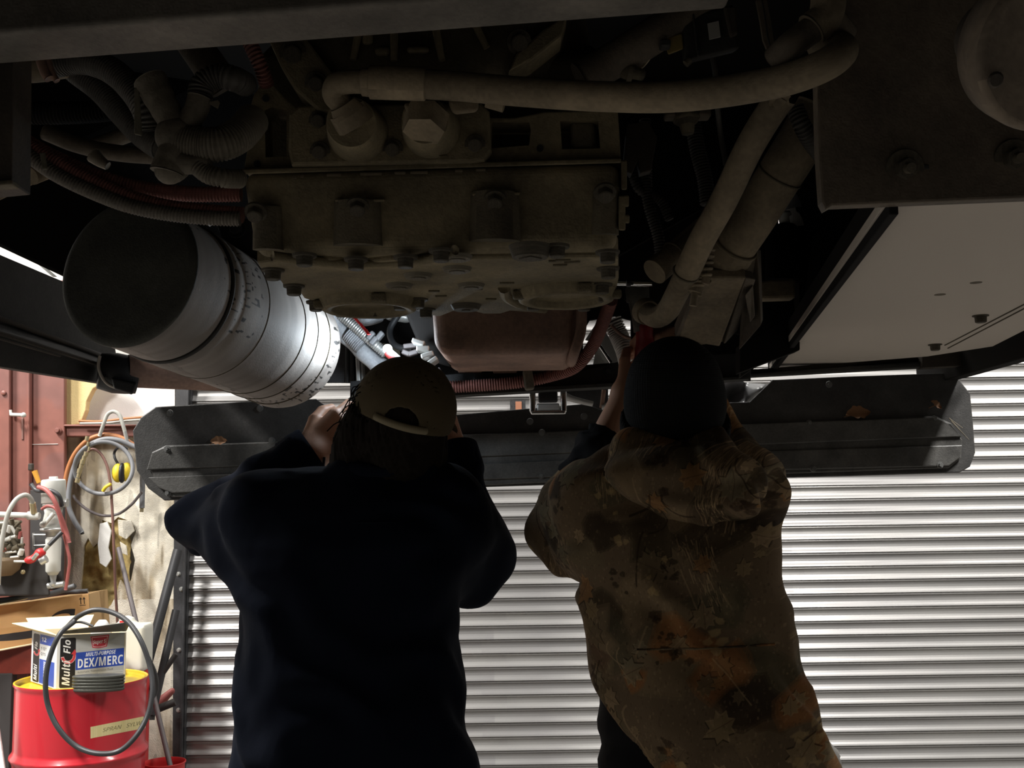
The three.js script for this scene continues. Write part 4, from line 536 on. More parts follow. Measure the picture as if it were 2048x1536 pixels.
{ // hoses and cables in the gap between the transmission's right side and the pipes
  const t = thing('black_conduit', 'black conduits drooping in the gap right of the transmission', 'conduit');
  for (const [pts, r] of [[[[1290, 240], [1292, 320], [1296, 400], [1318, 480], [1322, 530]], 0.012], [[[1385, 240], [1395, 300], [1410, 360], [1416, 410]], 0.016], [[[1262, 340], [1280, 380], [1320, 400], [1340, 440]], 0.01]]) part(t, 'tube', ribbed(pts.map(([x, y]) => p(x, y, 2.1)), r, 0.006, 0.12), M.loomBlack);
  const f = thing('gearbox_bracket', 'rusty upright bracket on the right flank of the transmission', 'bracket');
  part(f, 'plate', uvb(plateAt([[1256, 250], [1296, 245], [1312, 275], [1300, 340], [1282, 345], [1276, 318], [1262, 345], [1248, 340]], 1.85, 0.02)), M.brown);
  const v = thing('drain_valve', 'small dusty hexagonal valve hanging below the hydraulic hose', 'valve'); part(v, 'body', uvb(lathe(p(1372, 224, 1.8), p(1376, 268, 1.8), [[0, 0], [0, 0.03], [0.4, 0.024], [0.6, 0.014], [1, 0.011], [1, 0]], 6)), M.castDark); part(v, 'flange', uvb(rbox(0.08, 0.018, 0.03, 0.005).translate(...p(1374, 228, 1.8).toArray())), M.hoseDark);
}
// ------------------------------------------------------------------ brown plate, pale panel, pad at the right
{
  const d = 1.29, t = thing('suspension_plate', 'big dark brown steel plate with two large bolts, upper right', 'plate');
  part(t, 'plate', uvb(plateAt([[1632, -60], [2150, -60], [2150, 388], [2048, 392], [1662, 408], [1652, 414], [1647, 404], [1640, 300]], d, 0.015, 0.003)), M.plateBrown);
  for (const [x, y, r] of [[1808, 338, 0.0205], [2024, 318, 0.0205]]) { const b = part(t, 'bolt', along(merge([new THREE.CylinderGeometry(r * 1.15, r * 1.2, 0.004, 32).translate(0, 0.002, 0), new THREE.CylinderGeometry(r * 0.62, r * 0.7, 0.012, 6).translate(0, 0.009, 0)]), p(x, y, d), V(0, -0.25, 1)), M.boltDust); part(b, 'stud', along(new THREE.CylinderGeometry(r * 0.3, r * 0.34, 0.012, 14).translate(0, 0.019, 0), p(x, y, d), V(0, -0.25, 1)), M.boltDust); }
  part(t, 'slot', rbox(0.012, 0.006, 0.004, 0.0015).translate(...p(1848, 334, d - 0.002).toArray()), M.black);
  const pad = thing('lift_pad', 'pale brown round pad close overhead in the top right corner', 'pad');
  const c = p(2096, 96, 1.0), n = V(0.05, -0.55, 1); part(pad, 'disc', along(new THREE.LatheGeometry([[0, 0.02], [0.07, 0.02], [0.077, 0.014], [0.079, 0.004], [0.076, -0.03], [0, -0.03]].map((v) => new THREE.Vector2(...v)), 56), c, n), M.disc); part(pad, 'stem', along(new THREE.CylinderGeometry(0.04, 0.04, 0.1, 28).translate(0, -0.07, 0), c, n), M.brown);
  part(pad, 'stain', along(new THREE.CylinderGeometry(0.006, 0.008, 0.002, 14), p(1992, 160, 0.985), n), M.brown);
}
{
  const h = p(1776, 402, 1.3).y, t = thing('floor_panel', 'smooth pale grey panel under the right side of the bus, with a seam and screws', 'bus panel');
  const S = (x, y) => { const q = onY(x, y, h); return [q.x, -q.z]; };
  const near1 = onY(1775, 396, h), near2 = onY(2120, 372, h);
  const ol = [S(1776, 400), S(2130, 395), S(2130, 640), S(2048, 660), S(1985, 692), S(1855, 712), S(1540, 737)];
  const lay = (g) => g.applyMatrix4(new THREE.Matrix4().makeBasis(V(1, 0, 0), V(0, 0, -1), V(0, 1, 0))).translate(0, h, 0);
  part(t, 'sheet', uvb(lay(extrude(ol, 0.012, 0.001))), M.panel);
  part(t, 'seam', merge([[1890, 690, 2130, 566], [1896, 696, 2130, 574]].map(([a, b, c, e]) => rod(onY(a, b, h - 0.001), onY(c, e, h - 0.001), 0.002))), M.castDark);
  for (const [x, y] of [[1961, 632], [1870, 690]]) part(t, 'screw', along(hexBolt(0.012, 0.012), onY(x, y - 2, h), V(0, -1, 0)), M.boltDust);
  for (const [x, y] of [[1880, 588], [1952, 564]]) part(t, 'rivet', along(new THREE.CylinderGeometry(0.01, 0.012, 0.003, 16), onY(x, y, h), V(0, -1, 0)), M.castDark);
  const f = thing('edge_flange', 'dark upright flange along the slanting left edge of the pale panel', 'bus panel');
  const a = onY(1777, 404, h), b = onY(1536, 742, h), lift = V(0, 0.05, 0), dn = V(0, -0.016, 0);
  part(f, 'web', uvb(hexa([b.clone().add(lift), a.clone().add(lift), a.clone().add(dn), b.clone().add(dn), ...[b.clone().add(lift), a.clone().add(lift), a.clone().add(dn), b.clone().add(dn)].map((q) => q.clone().add(V(0.012, 0, 0)))], 0.002)), M.engine);
  part(f, 'end_tip', uvb(slab(p(1490, 688, 2.58), p(1522, 700, 2.58), p(1500, 742, 2.58), p(1480, 756, 2.58), 0.02, 0.002)), M.blackDust);
  const r = thing('rear_sill', 'dark rusty sill along the far edge of the pale panel, above the mud flap', 'beam');
  part(r, 'upper', uvb(slab(p(1436, 744, 2.93), p(1850, 712, 2.93), p(1850, 722, 2.93), p(1436, 752, 2.93), 0.03)), M.brown);
  part(r, 'lower', uvb(slab(p(1430, 752, 2.91), p(1850, 722, 2.91), p(1925, 730, 2.91), p(1430, 757, 2.91), 0.04)), M.blackDust);
  part(r, 'end', uvb(plateAt([[1845, 712], [1870, 700], [1990, 696], [1968, 706], [1955, 716], [1940, 722], [1918, 731], [1845, 735]], 2.9, 0.03)), M.brown);
  part(r, 'corner', uvb(slab(p(1900, 698, 2.86), p(2120, 632, 2.5), p(2120, 640, 2.5), p(1985, 696, 2.84), 0.02)), M.brown);
}
// ------------------------------------------------------------------ mud flap across the rear
{
  const d = 3.02, t = thing('mud_flap', 'wide black rubber mud flap with bolted stiffening panel hanging across the rear of the bus', 'mud flap');
  part(t, 'rubber_sheet', uvb(plateAt([[268, 862], [284, 836], [312, 816], [480, 806], [632, 800], [648, 812], [672, 820], [905, 832], [1215, 806], [1440, 808], [1500, 806], [1546, 762], [1700, 755], [1900, 748], [1916, 760], [1938, 788], [1944, 850], [1948, 905], [1938, 932], [1918, 943], [1700, 950], [1400, 958], [970, 972], [700, 984], [330, 999], [298, 975], [276, 940]], d, 0.012, 0.003)), M.rubber);
  const rib = (pix, dd, th) => uvb(plateAt(pix, dd, th, 0.003));
  const pn = part(t, 'stiffener', rib([[308, 905], [332, 893], [600, 884], [1250, 860], [1870, 834], [1900, 848], [1922, 880], [1920, 915], [1896, 934], [1200, 958], [600, 985], [345, 992], [312, 960], [300, 930]], d - 0.012, 0.01), M.flapPanel);
  part(pn, 'rib', rib([[306, 906], [334, 894], [1870, 836], [1900, 850], [1920, 872], [1500, 888], [900, 914], [296, 938]], d - 0.02, 0.012), M.flapPanel);
  part(pn, 'rib', rib([[300, 956], [900, 932], [1500, 905], [1922, 892], [1918, 914], [1896, 930], [1300, 944], [700, 968], [345, 984], [320, 974]], d - 0.02, 0.012), M.flapPanel);
  for (const [x, y] of [[340, 826], [520, 817], [334, 898], [336, 986], [1060, 843], [1168, 833], [1658, 769], [1618, 846], [1626, 937], [1868, 838], [1880, 930], [1082, 951], [544, 881], [1084, 865]]) part(t, 'bolt', along(merge([new THREE.CylinderGeometry(0.0085, 0.0095, 0.003, 20).translate(0, 0.0015, 0), new THREE.CylinderGeometry(0.0055, 0.0055, 0.009, 6).translate(0, 0.006, 0)]), p(x, y, d - (y > 850 && y < 945 ? 0.022 : 0.016)), V(0, 0, 1)), M.flapBolt);
  for (const [x0, x1] of [[760, 815], [1320, 1376]]) part(t, 'hanger', uvb(slab(p(x0, 690, d + 0.02), p(x1, 690, d + 0.02), p(x1, 840, d + 0.02), p(x0, 840, d + 0.02), 0.008)), M.black);
  const leaf = (x, y, s, a) => { const g = new THREE.BufferGeometry(), n = 12, pos = [], idx = []; for (let i = 0; i <= n; i++) { const u = i / n, w = Math.sin(u * Math.PI) ** 0.8 * 0.3 * (1 + 0.15 * Math.sin(u * 22)); for (const k of [-1, 0, 1]) pos.push((u - 0.5) * s, k * w * s, (k ? 0.12 * s : 0) + Math.sin(u * 5) * 0.06 * s); } for (let i = 0; i < n; i++) for (let k = 0; k < 2; k++) { const q = i * 3 + k; idx.push(q, q + 3, q + 1, q + 1, q + 3, q + 4); } g.setAttribute('position', new THREE.Float32BufferAttribute(pos, 3)); g.setIndex(idx); g.computeVertexNormals(); return g.rotateX(-0.5).rotateZ(a).translate(...p(x, y, d - 0.026).toArray()); };
  for (const [x, y, s, a, l] of [[438, 883, 0.046, 0.05, 'brown dry leaf lying on the left end of the mud flap'], [1716, 828, 0.07, 0.1, 'curled brown leaf on the mud flap right of the camouflage hoodie'], [1872, 810, 0.036, -0.6, 'small dry leaf scrap near the right end of the mud flap']]) { const o = thing('dry_leaf', l, 'leaf'); part(o, 'blade', leaf(x, y, s, a), M.leaf); part(o, 'stalk', rod(p(x, y, d - 0.028), p(x - s * 400, y + 6, d - 0.026), 0.0012, 0.0008, 6), M.leaf); }
  const tw = thing('dry_twig', 'dry grass twig caught on the right corner of the mud flap', 'twig'); for (const [x0, y0, x1, y1] of [[1898, 836, 1938, 880], [1900, 838, 1925, 856], [1902, 842, 1930, 872]]) part(tw, 'stem', rod(p(x0, y0, d - 0.028), p(x1, y1, d - 0.026), 0.0015, 0.001, 6), M.tape);
  // crumpled dark plastic sheet in the notch
  const n = 26, pos = [], idx = [], A = [p(1440, 752, 3.07), p(1548, 772, 3.06), p(1512, 826, 3.05), p(1440, 828, 3.06)];
  for (let i = 0; i <= n; i++) for (let j = 0; j <= n; j++) { const u = i / n, v = j / n, q = A[0].clone().lerp(A[1], u).lerp(A[3].clone().lerp(A[2], u), v); q.z += 0.03 * Math.sin(u * 9 + v * 4) + 0.02 * Math.sin(u * 4 - v * 7) - 0.02; pos.push(q.x, q.y, q.z); }
  for (let i = 0; i < n; i++) for (let j = 0; j < n; j++) { const a = i * (n + 1) + j; idx.push(a, a + n + 1, a + 1, a + 1, a + n + 1, a + n + 2); }
  const g = new THREE.BufferGeometry(); g.setAttribute('position', new THREE.Float32BufferAttribute(pos, 3)); g.setIndex(idx); g.computeVertexNormals();
  single('plastic_sheet', g, M.sheet, 'crumpled shiny dark plastic sheet in the notch of the mud flap, beside the beanie', 'sheet');
}
// ------------------------------------------------------------------ lit corner behind the cap: lines, plates, work light
{
  const q = (x, y, d = 2.55) => p(x, y, d + 0.13);
  const a = thing('wrapped_air_line', 'pale wrapped line running diagonally down to the cap, lit by the work light', 'hose');
  part(a, 'tube', sweep([q(608, 588, 2.45), q(650, 630, 2.5), q(696, 672, 2.55), q(742, 716, 2.55), q(788, 760, 2.55)], (t) => 0.024 + 0.0015 * Math.sin(t * 30), 50, 18), M.blueHose);
  part(a, 'wrap', sweep([q(702, 662, 2.535), q(716, 676, 2.535), q(730, 690, 2.535)], (t) => 0.029 + 0.002 * Math.sin(t * 60), 40, 16), M.blueHose);
  const b = thing('braided_line', 'silvery braided line above the wrapped line behind the cap', 'hose');
  part(b, 'tube', ribbed([q(672, 622, 2.5), q(706, 650, 2.5), q(740, 680, 2.5), q(772, 708, 2.5)], 0.013, 0.006, 0.12), M.zinc); for (const [x, y] of [[742, 672], [748, 682], [760, 672]]) part(b, 'clip', uvb(rbox(0.013, 0.024, 0.026, 0.004).rotateZ(-0.7).translate(...q(x, y, 2.49).toArray())), M.greyHose);
  const s = thing('red_strap', 'thin pinkish red strap hanging from the transmission edge towards the work light', 'strap');
  part(s, 'band', hexStrip([[690, 614], [694, 628], [704, 634], [716, 646], [726, 658], [734, 668]], 7, 2.42), M.redPlastic);
  const r = thing('round_canister', 'small grey round canister above the braided line', 'canister'); part(r, 'body', uvb(lathe(q(735, 606, 2.6), q(745, 646, 2.6), [[0, 0], [0, 0.035], [0.8, 0.035], [1, 0.028], [1.05, 0]], 24)), M.blueHose); part(r, 'foil_wrap', uvb(nets(union([ell(q(792, 632, 2.6), 0.03, 0.014, 0.02), ell(q(812, 636, 2.6), 0.02, 0.012, 0.02)], 0.01), q(750, 670, 2.7), q(850, 600, 2.5), 0.004)), M.zinc);
  const c = thing('frame_bracket', 'grey steel bracket with two upright flanges left of the cap', 'bracket');
  part(c, 'plate', uvb(slab(q(714, 680, 2.7), q(800, 690, 2.7), q(800, 800, 2.72), q(718, 800, 2.72), 0.01)), M.castDark); part(c, 'flange', uvb(slab(q(710, 676, 2.66), q(717, 676, 2.66), q(722, 800, 2.66), q(714, 800, 2.66), 0.05)), M.zinc); part(c, 'flange', uvb(slab(q(719, 686, 2.67), q(724, 690, 2.67), q(729, 800, 2.67), q(724, 800, 2.67), 0.04)), M.zinc);
  const w = thing('wheel_liner', 'dark purple-grey liner panel between muffler and bracket', 'bus panel'); part(w, 'sheet', uvb(slab(q(600, 600, 2.79), q(704, 640, 2.79), q(700, 766, 2.8), q(600, 764, 2.8), 0.02)), M.jamb); part(w, 'rib', uvb(rod(q(695, 672, 2.775), q(695, 766, 2.785), 0.006)), M.black); part(w, 'rib', uvb(rod(q(703, 672, 2.775), q(704, 766, 2.785), 0.005)), M.black);
  const e = thing('engine_fittings', 'cluster of small bright engine fittings behind the top of the cap', 'fittings');
  for (const [x, y, l, an] of [[820, 692, 0.04, 0.1], [838, 690, 0.03, -0.2], [826, 706, 0.03, 0.3], [812, 706, 0.025, -0.4], [858, 728, 0.02, 0.2], [868, 738, 0.025, -0.4], [876, 742, 0.02, 0.5]]) part(e, 'fitting', uvb(rbox(l * 0.8, 0.012, 0.02, 0.003).rotateZ(an).translate(...q(x, y, 2.47).toArray())), M.greyPipe); part(e, 'hose', sweep([q(800, 625, 2.55), q(780, 660, 2.55), q(790, 690, 2.52), q(826, 700, 2.5)], 0.008, 30, 10), M.black);
  // work light: slim red pen torch with white tube and bright lens
  const t = thing('work_light', 'slim red and white pen work light shining brightly just above the cap', 'work light');
  const l0 = q(775, 698, 2.31), l1 = q(806, 722, 2.28), ax = l1.clone().sub(l0).normalize();
  part(t, 'grip', lathe(l0.clone().add(V(-0.002, -0.008, 0)), l1.clone().add(V(-0.004, -0.012, 0)), [[0.05, 0], [0.05, 0.008], [0.9, 0.0085], [1, 0]], 18), M.redPlastic); part(t, 'tube', rod(l0, l1, 0.006, 0.004), new THREE.MeshStandardMaterial({ color: 0xffffff, emissive: TORCH.color, emissiveIntensity: 2.5 }));
  part(t, 'lens', new THREE.SphereGeometry(0.011, 20, 14).translate(l0.x, l0.y, l0.z), new THREE.MeshStandardMaterial({ color: 0xffffff, emissive: TORCH.color, emissiveIntensity: 20 }), 'glowing lens');
  const L = new THREE.PointLight(TORCH.color, TORCH.intensity, 0, 2); L.position.copy(l0); L.castShadow = true; scene.add(L);
  const sp = new THREE.SpotLight(TORCH.color, TORCH.beam, 0, 0.62, 0.7, 2); sp.position.copy(l0).add(V(-0.016, -0.004, 0.004)); sp.target.position.copy(p(560, 650, 2.35)); sp.castShadow = true; scene.add(sp, sp.target);
}

// ------------------------------------------------------------------ workshop corner at the left: wall, columns, hoses
{ // old plaster with a hole that shows the insulation
  const d = 5.14, t = thing('plaster_sheet', 'peeling cream plaster sheet left of the roller door with a ragged hole', 'wall panel');
  const w = (x, y) => { const q = p(x, y, d); return [q.x, q.y]; };
  const hole = [[168, 1092], [176, 1076], [186, 1094], [196, 1086], [204, 1040], [222, 1046], [236, 1034], [254, 1040], [272, 1062], [262, 1090], [270, 1120], [262, 1160], [250, 1176], [240, 1160], [232, 1190], [222, 1210], [196, 1232], [172, 1226], [160, 1190], [164, 1140]];
  part(t, 'sheet', uvb(extrude([w(120, 862), w(349, 862), w(344, 1700), w(120, 1700)], 0.02, 0, [hole.map(([x, y]) => w(x, y))]).translate(0, 0, -d - 0.02)), M.plaster);
  const flake = (pix, dd) => uvb(plateAt(pix, dd, 0.008, 0.001));
  part(t, 'plaster_flake', flake([[200, 1048], [214, 1044], [222, 1062], [216, 1096], [222, 1118], [212, 1134], [200, 1126], [196, 1090]], 5.12), M.white); part(t, 'plaster_flake', flake([[236, 1040], [262, 1042], [268, 1062], [252, 1078], [238, 1070]], 5.12), M.plaster); part(t, 'plaster_flake', flake([[240, 1084], [252, 1092], [254, 1110], [244, 1106]], 5.12), M.plaster);
  const g = nets((x, y, z) => { const e = z + 5.178 - 0.03 * fbm(x * 14, y * 14, 1, 3) - 0.012 * vnoise(x * 60, y * 60, 3); return e; }, V(w(150, 0)[0], w(0, 1250)[1], -5.26), V(w(285, 0)[0], w(0, 1025)[1], -5.12), 0.009);
  single('insulation', uvb(g), M.wool, 'yellow brown mineral wool showing through the hole in the plaster', 'insulation', null, 'stuff');
  struct('trim_1', uvb(slab(p(164, 772, 5.18), p(350, 772, 5.18), p(350, 842, 5.18), p(164, 842, 5.18), 0.02)), M.white);
}
{
  const box = (x0, x1, y0, y1, d, th) => uvb(hexa([p(x0, y0, d), p(x1, y0, d), p(x1, y1, d), p(x0, y1, d), p(x0, y0, d).add(V(0, 0, -th)), p(x1, y0, d).add(V(0, 0, -th)), p(x1, y1, d).add(V(0, 0, -th)), p(x0, y1, d).add(V(0, 0, -th))], 0.006));
  const a = thing('steel_column', 'red oxide steel column at the far left with a small lever bolt', 'column');
  part(a, 'flange', box(-260, 19, 560, 2150, 4.95, 0.02), M.redSteel); part(a, 'web', box(17, 57, 560, 2150, 4.98, 0.12), M.redSteel); part(a, 'edge', box(53, 59, 560, 2150, 4.965, 0.03), M.redSteel);
  const lv = part(a, 'lever_bolt', merge([rod(p(22, 829, 4.94), p(47, 830, 4.9), 0.008), new THREE.SphereGeometry(0.012, 16, 12).translate(...p(47, 830, 4.9).toArray()), rod(p(22, 830, 4.94), p(21, 820, 4.94), 0.0065)]), M.whiteMetal); part(a, 'rivet', new THREE.SphereGeometry(0.012, 14, 10).scale(1, 1, 0.5).translate(...p(7, 786, 4.945).toArray()), M.redSteel); part(a, 'drip_stain', box(42, 47, 835, 880, 4.975, 0.01), M.brownRod);
  const b = thing('steel_column', 'red oxide steel column beside the far-left one, carrying the girt', 'column');
  part(b, 'face', box(62, 129, 560, 2150, 5.0, 0.03), M.redSteel); part(b, 'return', box(55, 62, 560, 2150, 5.03, 0.06), M.darkBoard); part(b, 'bolt', along(hexBolt(0.012, 0.012), p(116, 861, 4.99), V(0, 0, 1)), M.redSteel); part(b, 'scratch', rod(p(62, 889, 4.998), p(116, 888, 4.998), 0.0016, 0.0016, 6), M.white);
  const g = thing('wall_girt', 'horizontal red steel girt under the white wall panel', 'beam');
  part(g, 'face', box(126, 349, 852, 873, 5.02, 0.08), M.redSteel); part(g, 'top_flange', box(126, 349, 849, 853, 5.0, 0.16), M.redSteel);
  const f = thing('foam_sheet', 'torn yellow foam sheet standing on the red girt beside the column', 'sheet');
  part(f, 'sheet', uvb(plateAt([[124, 740], [214, 748], [203, 764], [184, 778], [178, 790], [172, 802], [170, 820], [164, 836], [158, 847], [122, 851]], 5.06, 0.04, 0.004)), M.foam);
  const c1 = thing('wall_cable', 'brown cable lying along the top of the red girt', 'cable'); part(c1, 'cable', sweep([p(158, 842, 4.98), p(200, 843, 4.98), p(245, 838, 4.98), p(300, 833, 4.98)], 0.006, 30, 8), M.orangeHose);
  const c2 = thing('wall_cable', 'white cable lying along the red girt in front of the brown one', 'cable'); part(c2, 'cable', sweep([p(160, 847, 4.96), p(210, 846, 4.96), p(260, 841, 4.96), p(300, 838, 4.96)], 0.0055, 30, 8), M.paleHose);
}
{ // coiled hoses on the wall
  const D = 4.92, q = (x, y, e = 0) => p(x, y, D + e), loop = (cx, cy, rx, ry, a0, a1, e = 0, n = 16) => arc(n, (t) => { const a = lerp(a0, a1, t); return q(cx + rx * Math.cos(a), cy - ry * Math.sin(a), e + 0.02 * Math.sin(a * 2)); });
  const o = thing('orange_hose', 'orange hose curving over the top of the coil on the wall', 'hose'); part(o, 'tube', sweep([q(128, 980), q(136, 938), q(152, 904), q(176, 880), q(206, 870), q(238, 874), q(268, 890), q(300, 912)], 0.0105, 60, 14), M.orangeHose);
  const g1 = thing('grey_hose', 'grey hose wound in a full loop around the yellow ear defenders', 'hose'); part(g1, 'tube', sweep(loop(207, 936, 58, 52, 1.8, 1.8 + 6.5, -0.06, 28), 0.0095, 100, 14), M.greyHose);
  const g2 = thing('grey_hose', 'grey hose hanging down the left of the coil with an open cut end', 'hose'); part(g2, 'tube', sweep([q(300, 905, -0.02), q(266, 892, -0.02), q(236, 880, -0.03), q(206, 879, -0.03), q(172, 896, -0.03), q(150, 930, -0.03), q(138, 980, -0.04), q(137, 1010, -0.05), q(148, 1040, -0.06), q(164, 1066, -0.06)], 0.0115, 90, 14), M.greyHose); part(g2, 'cut_end', along(new THREE.CylinderGeometry(0.008, 0.008, 0.004, 16), q(165, 1067, -0.06), V(0.4, -1, 0.2)), M.blackPlastic);
  const g3 = thing('black_hose', 'thin dark hose drooping in a wide arc below the coil', 'hose'); part(g3, 'tube', sweep([q(146, 990, 0.03), q(156, 1004, 0.03), q(176, 1020, 0.04), q(205, 1031, 0.05), q(236, 1028, 0.05), q(262, 1010, 0.05), q(284, 984, 0.05)], 0.0065, 60, 10), M.greyPipe);
  const w = thing('hose_hook', 'white bent hose hook standing above the coil against the girt', 'hook'); part(w, 'bend', sweep([q(199, 872, -0.02), q(208, 846, -0.03), q(216, 828, -0.03), q(227, 823, -0.03), q(238, 829, -0.03), q(246, 850, -0.03), q(253, 876, -0.02)], 0.0085, 50, 14), M.paleHose); part(w, 'end_fitting', rod(q(250, 862, -0.03), q(256, 890, -0.02), 0.0075), M.zinc);
  const ch = thing('air_gun_fitting', 'string of brass air couplings hanging inside the coil', 'fitting');
  [[174, 877, 0.01], [176, 888, 0.007], [178, 898, 0.006], [172, 908, 0.011], [168, 916, 0.01], [165, 924, 0.012], [162, 933, 0.01], [159, 942, 0.012], [157, 951, 0.009], [155, 961, 0.012]].forEach(([x, y, r]) => part(ch, 'coupling', along(new THREE.CylinderGeometry(r, r * 0.9, 0.02, 8), q(x, y, -0.09), V(0.25, 1, 0)), M.brass));
  const em = thing('ear_defenders', 'yellow and black ear defenders hanging in the hose coil', 'ear defenders'); const cup = (x, y, e) => part(em, 'cup', uvb(nets(ell(q(x, y, e), 0.026, 0.044, 0.032), q(x - 20, y + 28, e).add(V(0, 0, -0.06)), q(x + 20, y - 28, e).add(V(0, 0, 0.06)), 0.006)), M.yellow);
  cup(236, 946, -0.02); cup(253, 944, 0.0); part(em, 'cushion', uvb(nets(ell(q(244, 946, -0.02), 0.016, 0.047, 0.03), q(224, 974, 0).add(V(0, 0, -0.06)), q(264, 916, 0).add(V(0, 0, 0.1)), 0.006)), M.blackPlastic); part(em, 'headband', sweep([q(236, 928, 0), q(229, 914, 0), q(230, 902, 0.02), q(242, 892, 0.04), q(256, 898, 0.05)], 0.006, 24, 8), M.blackPlastic);
  const yt = thing('tape_flag', 'crumpled yellow tape tied to the bottom of the grey hose loop', 'tape'); part(yt, 'ribbon', hexStrip([[206, 974], [214, 970], [220, 966]], 5, D - 0.08), M.yellow); part(yt, 'tail', sweep([q(206, 982, -0.08), q(212, 974, -0.085), q(222, 968, -0.08)], 0.008, 20, 7), M.yellow);
  const ro = thing('hanging_cord', 'reddish brown cord looping off the coil and hanging straight down the plaster', 'cord'); part(ro, 'cord', sweep([q(172, 908, -0.04), q(184, 898, -0.05), q(198, 904, -0.05), q(212, 926, -0.05), q(220, 960, -0.05), q(224, 1010, -0.04), q(228, 1100, -0.03), q(231, 1180, -0.02), q(236, 1260, 0)], 0.0062, 80, 10), M.brownRod);
  const gp = thing('grey_conduit_end', 'short grey pipe end with a fitting poking out below the mud flap', 'pipe'); part(gp, 'pipe', rod(q(287, 860, 0.1), q(284, 1016, 0.1), 0.012), M.greyHose); part(gp, 'fitting', rod(q(284, 1012, 0.1), q(283, 1024, 0.1), 0.009), M.brass);
}
{ // air preparation set and plumbing
  const D = 4.6, q = (x, y, e = 0) => p(x, y, D + e), cyl = (t, n, x0, y0, x1, y1, prof, m, e = 0, seg = 24) => part(t, n, lathe(q(x0, y0, e), q(x1, y1, e), prof, seg), m);
  const f = thing('air_filter', 'tall white air filter unit with canister and bowl between the columns and the coil', 'air filter');
  cyl(f, 'canister', 107, 1006, 107, 958, [[0, 0], [0, 0.049], [0.9, 0.05], [0.97, 0.046], [1, 0.02], [1.02, 0.018], [1.1, 0.018], [1.1, 0]], M.whiteMetal); cyl(f, 'ring', 107, 1014, 107, 1002, [[0, 0], [0, 0.044], [1, 0.044], [1, 0]], M.whiteMetal); cyl(f, 'body', 105, 1060, 107, 1012, [[0, 0], [0, 0.03], [0.3, 0.042], [0.7, 0.034], [1, 0.04], [1, 0]], M.whiteMetal);
  part(f, 'lever', merge([rod(q(88, 1050, -0.06), q(108, 1026, -0.06), 0.009), new THREE.SphereGeometry(0.014, 14, 10).translate(...q(86, 1049, -0.06).toArray())]), M.whiteMetal);
  cyl(f, 'bowl_flange', 106, 1072, 106, 1052, [[0, 0], [0, 0.03], [0.4, 0.03], [0.5, 0.052], [0.8, 0.052], [0.85, 0.03], [1, 0.03]], M.zinc); cyl(f, 'bowl', 106, 1150, 107, 1070, [[0, 0], [0, 0.018], [0.06, 0.024], [0.1, 0.03], [0.9, 0.032], [1, 0.02]], M.whiteMetal); cyl(f, 'drain', 107, 1174, 106, 1148, [[0, 0], [0, 0.012], [0.3, 0.02], [0.4, 0.01], [1, 0.016]], M.zinc); part(f, 'tee', merge([rod(q(96, 1172), q(128, 1168), 0.013), rod(q(107, 1176), q(107, 1164), 0.012)]), M.zinc);
  part(f, 'side_knob', along(new THREE.CylinderGeometry(0.018, 0.018, 0.03, 16), q(128, 1006), V(1, 0, 0)), M.zinc);
  const bk = thing('bracket_with_shade', 'open bracket beside the air filter bowl, with a dark sheet for the shaded recess', 'bracket'); part(bk, 'frame', merge([rod(q(67, 1066, 0.1), q(67, 1100, 0.1), 0.005), rod(q(67, 1070, 0.1), q(100, 1070, 0.1), 0.005), rod(q(67, 1092, 0.1), q(100, 1090, 0.1), 0.005)]), M.zinc); part(bk, 'back', uvb(slab(q(60, 980, 0.16), q(128, 980, 0.16), q(124, 1180, 0.16), q(60, 1180, 0.16), 0.02)), M.darkBoard);  // dark back sheet stands in for the shaded recess between the columns
  const ph = thing('red_air_hose', 'outer pinkish red air hose bending down beside the white air filter', 'hose'); part(ph, 'tube', sweep([q(76, 974, -0.08), q(92, 980, -0.1), q(108, 1000, -0.11), q(120, 1030, -0.1), q(132, 1062, -0.08), q(138, 1086, -0.08)], 0.0095, 50, 12), M.pinkHose);
  const ph2 = thing('red_air_hose', 'thin dull red air hose dropping from the filter to the box', 'hose'); part(ph2, 'tube', sweep([q(84, 1018, -0.05), q(96, 1012, -0.07), q(112, 1018, -0.08), q(124, 1052, -0.08), q(132, 1086, -0.06), q(139, 1120, -0.06), q(136, 1150, -0.06), q(131, 1180, -0.06)], 0.0068, 60, 10), M.pinkHose);
  const bh = thing('chrome_pipe', 'short shiny dark pipe bend over the air filter', 'pipe'); part(bh, 'tube', sweep([q(62, 968, -0.04), q(72, 980, -0.05), q(88, 982, -0.07), q(104, 982, -0.08), q(118, 992, -0.08), q(124, 1012, -0.06)], 0.009, 40, 12), M.blackHose);
  const og = thing('orange_handle_tool', 'orange handled tool hanging between the two red columns', 'tool'); part(og, 'handle', rod(q(78, 966), q(69, 942), 0.009, 0.012, 14), mat([0.6, 0.28, 0.03], 0.5)); part(og, 'head', uvb(rbox(0.02, 0.03, 0.02, 0.005).translate(...q(62, 934).toArray())), M.brown);
  const gh = thing('pale_hose', 'pale grey hose arching up over the white pipe at the left edge', 'hose'); part(gh, 'tube', sweep([q(-4, 1170, -0.2), q(0, 1110, -0.2), q(8, 1060, -0.2), q(20, 1018, -0.2), q(36, 996, -0.18), q(52, 990, -0.16), q(62, 998, -0.14), q(66, 1014, -0.12)], 0.0098, 60, 14), M.paleHose); part(gh, 'fitting', rod(q(65, 1006, -0.13), q(68, 1026, -0.11), 0.0125), M.brass);
